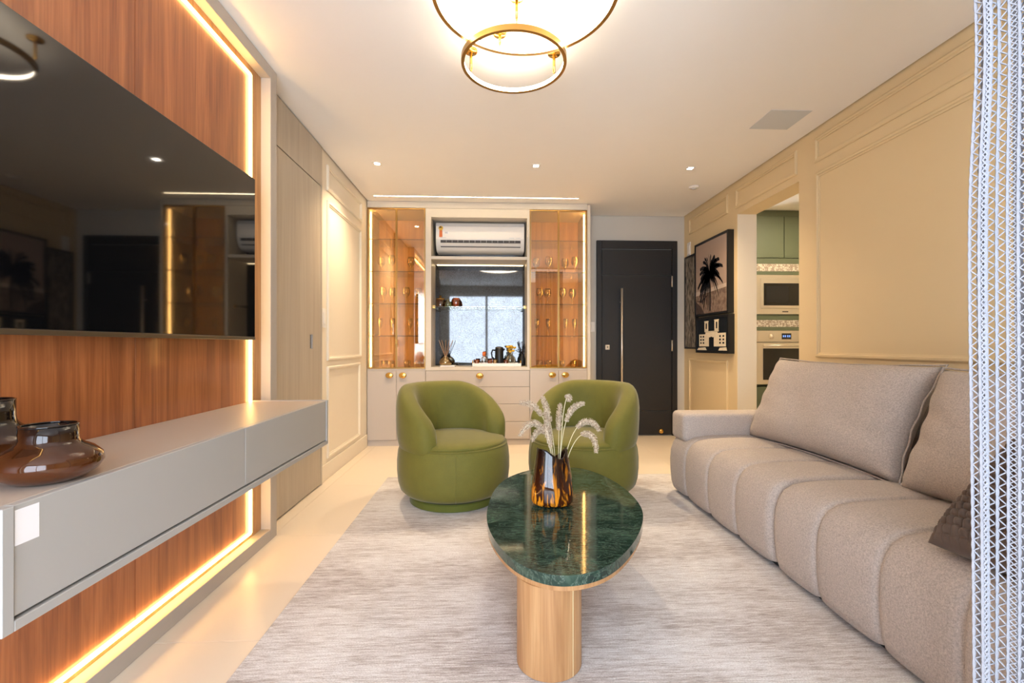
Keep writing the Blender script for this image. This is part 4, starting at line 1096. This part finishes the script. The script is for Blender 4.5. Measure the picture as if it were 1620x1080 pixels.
# ------------------------------------------------------------ ceiling fittings
def ring_lamp(label, c, r, zb, rods, band=0.026):
    t = thing('ring_chandelier', label, 'chandelier', (c[0], c[1], zb), 'brass ring ceiling lights')
    n = 96
    def loop(rad, z): return [(c[0] + rad * math.cos(2 * PI * k / n), c[1] + rad * math.sin(2 * PI * k / n), z) for k in range(n)]
    bm = NB()
    sec = [(r, zb), (r, zb + band), (r - 0.004, zb + band), (r - 0.004, zb + 0.003), (r - 0.016, zb + 0.003), (r - 0.016, zb)]
    L = [[bm.verts.new(p) for p in loop(a, z)] for a, z in sec]
    for i in range(len(L)):
        a, b = L[i], L[(i + 1) % len(L)]
        for k in range(n): bm.faces.new((a[k], a[(k + 1) % n], b[(k + 1) % n], b[k]))
    obj('ring_band', bm, 'gold_dark', t, 'auto')
    bm = NB(); sec = [(r - 0.0045, zb + 0.0035), (r - 0.0045, zb + band - 0.001), (r - 0.013, zb + band - 0.001), (r - 0.013, zb + 0.0035)]
    L = [[bm.verts.new(p) for p in loop(a, z)] for a, z in sec]
    for i in range(4):
        a, b = L[i], L[(i + 1) % 4]
        for k in range(n): bm.faces.new((a[k], a[(k + 1) % n], b[(k + 1) % n], b[k]))
    obj('led_diffuser', bm, 'led_ring', t, 'auto')
    for ang in rods:
        x, y = c[0] + (r - 0.006) * math.cos(ang), c[1] + (r - 0.006) * math.sin(ang)
        rd_ = obj('suspension_rod', tube(NB(), [(x, y, zb + band - 0.002), (x, y, zb + band + 0.03), (x, y, zb + band + 0.03), (x, y, ZC - 0.012)][0:2] , 0.0022, 8), 'brass', t, True)
        obj('rod_sleeve', tube(NB(), [(x, y, zb + band + 0.02), (x, y, ZC - 0.006)], 0.007, 10), 'brass', t, True)
        obj('ceiling_rose', lathe(NB(), [(0, ZC - 0.012), (0.03, ZC - 0.012), (0.033, ZC - 0.009), (0.033, ZC), (0, ZC)], 24, (x, y, 0)), 'brass', t, True)
ring_lamp('larger brass ring ceiling light cut off by the top of the picture', (0.137, 1.895), 0.3845, 2.50, [math.radians(a) for a in (105, 225, 345)])
ring_lamp('smaller brass ring ceiling light hanging lower, nearer the cabinets', (0.109, 2.272), 0.2585, 2.45, [math.radians(a) for a in (149, 31, 270)])

def spot(label, x, y):
    t = thing('recessed_spotlight', label, 'spotlight', (x, y, ZC - 0.003), 'recessed ceiling spotlights')
    bm = NB()
    s = 0.036
    for p in ((-s, -s * 0.6, -s, s), (s * 0.6, s, -s, s), (-s * 0.6, s * 0.6, -s, -s * 0.6), (-s * 0.6, s * 0.6, s * 0.6, s)):
        box(bm, x + p[0], x + p[1], y + p[2], y + p[3], ZC - 0.003, ZC)
    obj('trim', bm, 'white_plastic', t)
    obj('lamp', B(x - s * 0.6, x + s * 0.6, y - s * 0.6, y + s * 0.6, ZC - 0.002, ZC), 'spot_glow', t)
    ld = bpy.data.lights.new('spot_beam', 'SPOT'); ld.energy = 44; ld.color = (1.0, 0.74, 0.46); ld.spot_size = math.radians(120); ld.spot_blend = 1.0; ld.shadow_soft_size = 0.03
    lo = bpy.data.objects.new('spot_beam', ld); COL.objects.link(lo); lo.parent = t; lo.location = (0, 0, -0.012)
spot('square ceiling spotlight nearest the left wall', -0.964, 3.93)
spot('square ceiling spotlight in the middle of the three in a row', 0.377, 3.92)
spot('square ceiling spotlight nearest the framed pictures', 1.714, 3.918)
lc = thing('linear_ceiling_light', 'thin recessed warm light line in front of the cabinets', 'light', (-0.153, 4.775, ZC - 0.003))
bm = NB(); box(bm, -1.21, 0.905, 4.762, 4.767, ZC - 0.003, ZC); box(bm, -1.21, 0.905, 4.783, 4.788, ZC - 0.003, ZC); obj('profile', bm, 'white_plastic', lc)
obj('diffuser', B(-1.205, 0.90, 4.767, 4.783, ZC - 0.0025, ZC), 'led_slot', lc)
tag(obj('ceiling_access_panel', B(1.815, 2.09, 2.92, 3.182, ZC - 0.003, ZC, bev=0.001, seg=1), 'panel_grey'), 'plain grey square flush panel in the ceiling', 'ceiling panel')
sd = thing('smoke_detector', 'small white round smoke detector on the ceiling', 'smoke detector', (1.949, 4.37, ZC - 0.03))
obj('housing', lathe(NB(), [(0, ZC - 0.018), (0.04, ZC - 0.018), (0.045, ZC - 0.012), (0.047, ZC), (0, ZC)], 28, (1.949, 4.37, 0)), 'white_plastic', sd, True)
obj('sensor', lathe(NB(), [(0, ZC - 0.027), (0.018, ZC - 0.026), (0.022, ZC - 0.018), (0, ZC - 0.018)], 20, (1.949, 4.37, 0)), 'white_plastic_dim', sd, True)
# unseen ceiling lamp, added to brighten the kitchen
kl = thing('kitchen_fill_light', 'unseen round fill light added on the kitchen ceiling', 'light', (3.2, 4.3, ZC - 0.01))
obj('rim', lathe(NB(), [(0.10, ZC + 0.003), (0.10, ZC - 0.01), (0.085, ZC - 0.01), (0.085, ZC + 0.003)], 32, (3.2, 4.3, 0), cap=False), 'white_plastic', kl, True)
obj('diffuser', lathe(NB(), [(0, ZC - 0.006), (0.085, ZC - 0.006), (0.085, ZC + 0.004), (0, ZC + 0.004)], 32, (3.2, 4.3, 0)), 'kitchen_fill_glow' if emit('kitchen_fill_glow', (1.0, 0.82, 0.55), 170.0) else '', kl, True)

# ------------------------------------------------------------ crochet curtain (real strands)
cu_ = thing('crochet_curtain', 'white open crochet curtain hanging at the right picture edge', 'curtain', (1.2, 0.8, 0.01))
CP = [(0.872, 0.800), (0.879, 0.784), (0.888, 0.790), (0.896, 0.812), (0.908, 0.802), (0.935, 0.757), (0.958, 0.770), (0.972, 0.822)]
for k in range(5):
    b = 0.99 + 0.088 * k
    CP += [(b, 0.802 + 0.006 * math.sin(k)), (b + 0.027, 0.757 + 0.008 * math.cos(2 * k)), (b + 0.052, 0.768), (b + 0.068, 0.825 - 0.007 * (k % 2))]
CW = len(CP) - 1.001
def cxy_(q):
    i = int(q); t = q - i
    p0, p1, p2, p3 = (Vector(CP[min(max(i + k, 0), len(CP) - 1)]) for k in (-1, 0, 1, 2))
    v = 0.5 * ((2 * p1) + (p2 - p0) * t + (2 * p0 - 5 * p1 + 4 * p2 - p3) * t * t + (3 * p1 - p0 - 3 * p2 + p3) * t ** 3)
    return (v.x, v.y)
SP, RH = 0.0125, 0.0098
cols = []; acc = 0.0; prev = cxy_(0.0); q = 0.0; cols.append(0.0)
while q < CW:
    q = min(q + 0.01, CW); cur = cxy_(q); acc += math.hypot(cur[0] - prev[0], cur[1] - prev[1]); prev = cur
    if acc >= SP: cols.append(q); acc = 0.0
NCOL = len(cols)
def cpos(c, z):
    """c = column position (fractional), z = height; evenly spaced stitches on gathered folds"""
    i = min(int(c), NCOL - 2); q = cols[i] + (cols[i + 1] - cols[i]) * (c - i)
    x, y = cxy_(q); hang = (2.56 - z) / 2.56
    x += 0.007 * math.sin(2.1 * z + 0.6) + 0.018 * math.exp(-((z - 1.62) / 0.22) ** 2) * math.exp(-q / 5.0)
    y = 0.795 + (y - 0.795) * (0.9 + 0.25 * hang) + 0.006 * math.sin(1.3 * z + 0.5 * q)
    return Vector((x, y, z))
zrows = [0.02 + RH * k for k in range(int(2.53 / RH))]
bm = NB()
def strand(bm, pts, r, n=4):
    rings = []
    for i, p in enumerate(pts):
        d = (pts[min(i + 1, len(pts) - 1)] - pts[max(i - 1, 0)]).normalized()
        s = d.cross(Vector((0, 1, 0.01))).normalized(); u = s.cross(d)
        rr = r[i % len(r)] if isinstance(r, tuple) else r
        rings.append([bm.verts.new(p + (s * math.cos(2 * PI * k / n) + u * math.sin(2 * PI * k / n)) * rr) for k in range(n)])
    for a, b in zip(rings, rings[1:]):
        for k in range(n): bm.faces.new((a[k], a[(k + 1) % n], b[(k + 1) % n], b[k]))
for c in range(NCOL):
    strand(bm, [cpos(c, z) for z in zrows], (0.0031, 0.0021), 5)
obj('vertical_cords', bm, 'crochet', cu_)['kind'] = 'stuff'
bm = NB()
for c in range(NCOL - 1):
    strand(bm, [cpos(c + (0.12 if k % 2 else 0.88), z) for k, z in enumerate(zrows)], 0.0019, 4)
    if c % 3 == 1: strand(bm, [cpos(c + (0.88 if k % 2 else 0.12), z) for k, z in enumerate(zrows)], 0.0014, 4)
lt = obj('zigzag_threads', bm, 'crochet', cu_); lt['kind'] = 'stuff'
tag(obj('curtain_track', B(0.75, 2.28, 0.78, 0.81, 2.578, 2.5995, bev=0.002, seg=1), 'white_plastic'), 'white ceiling track carrying the crochet curtain', 'curtain track')
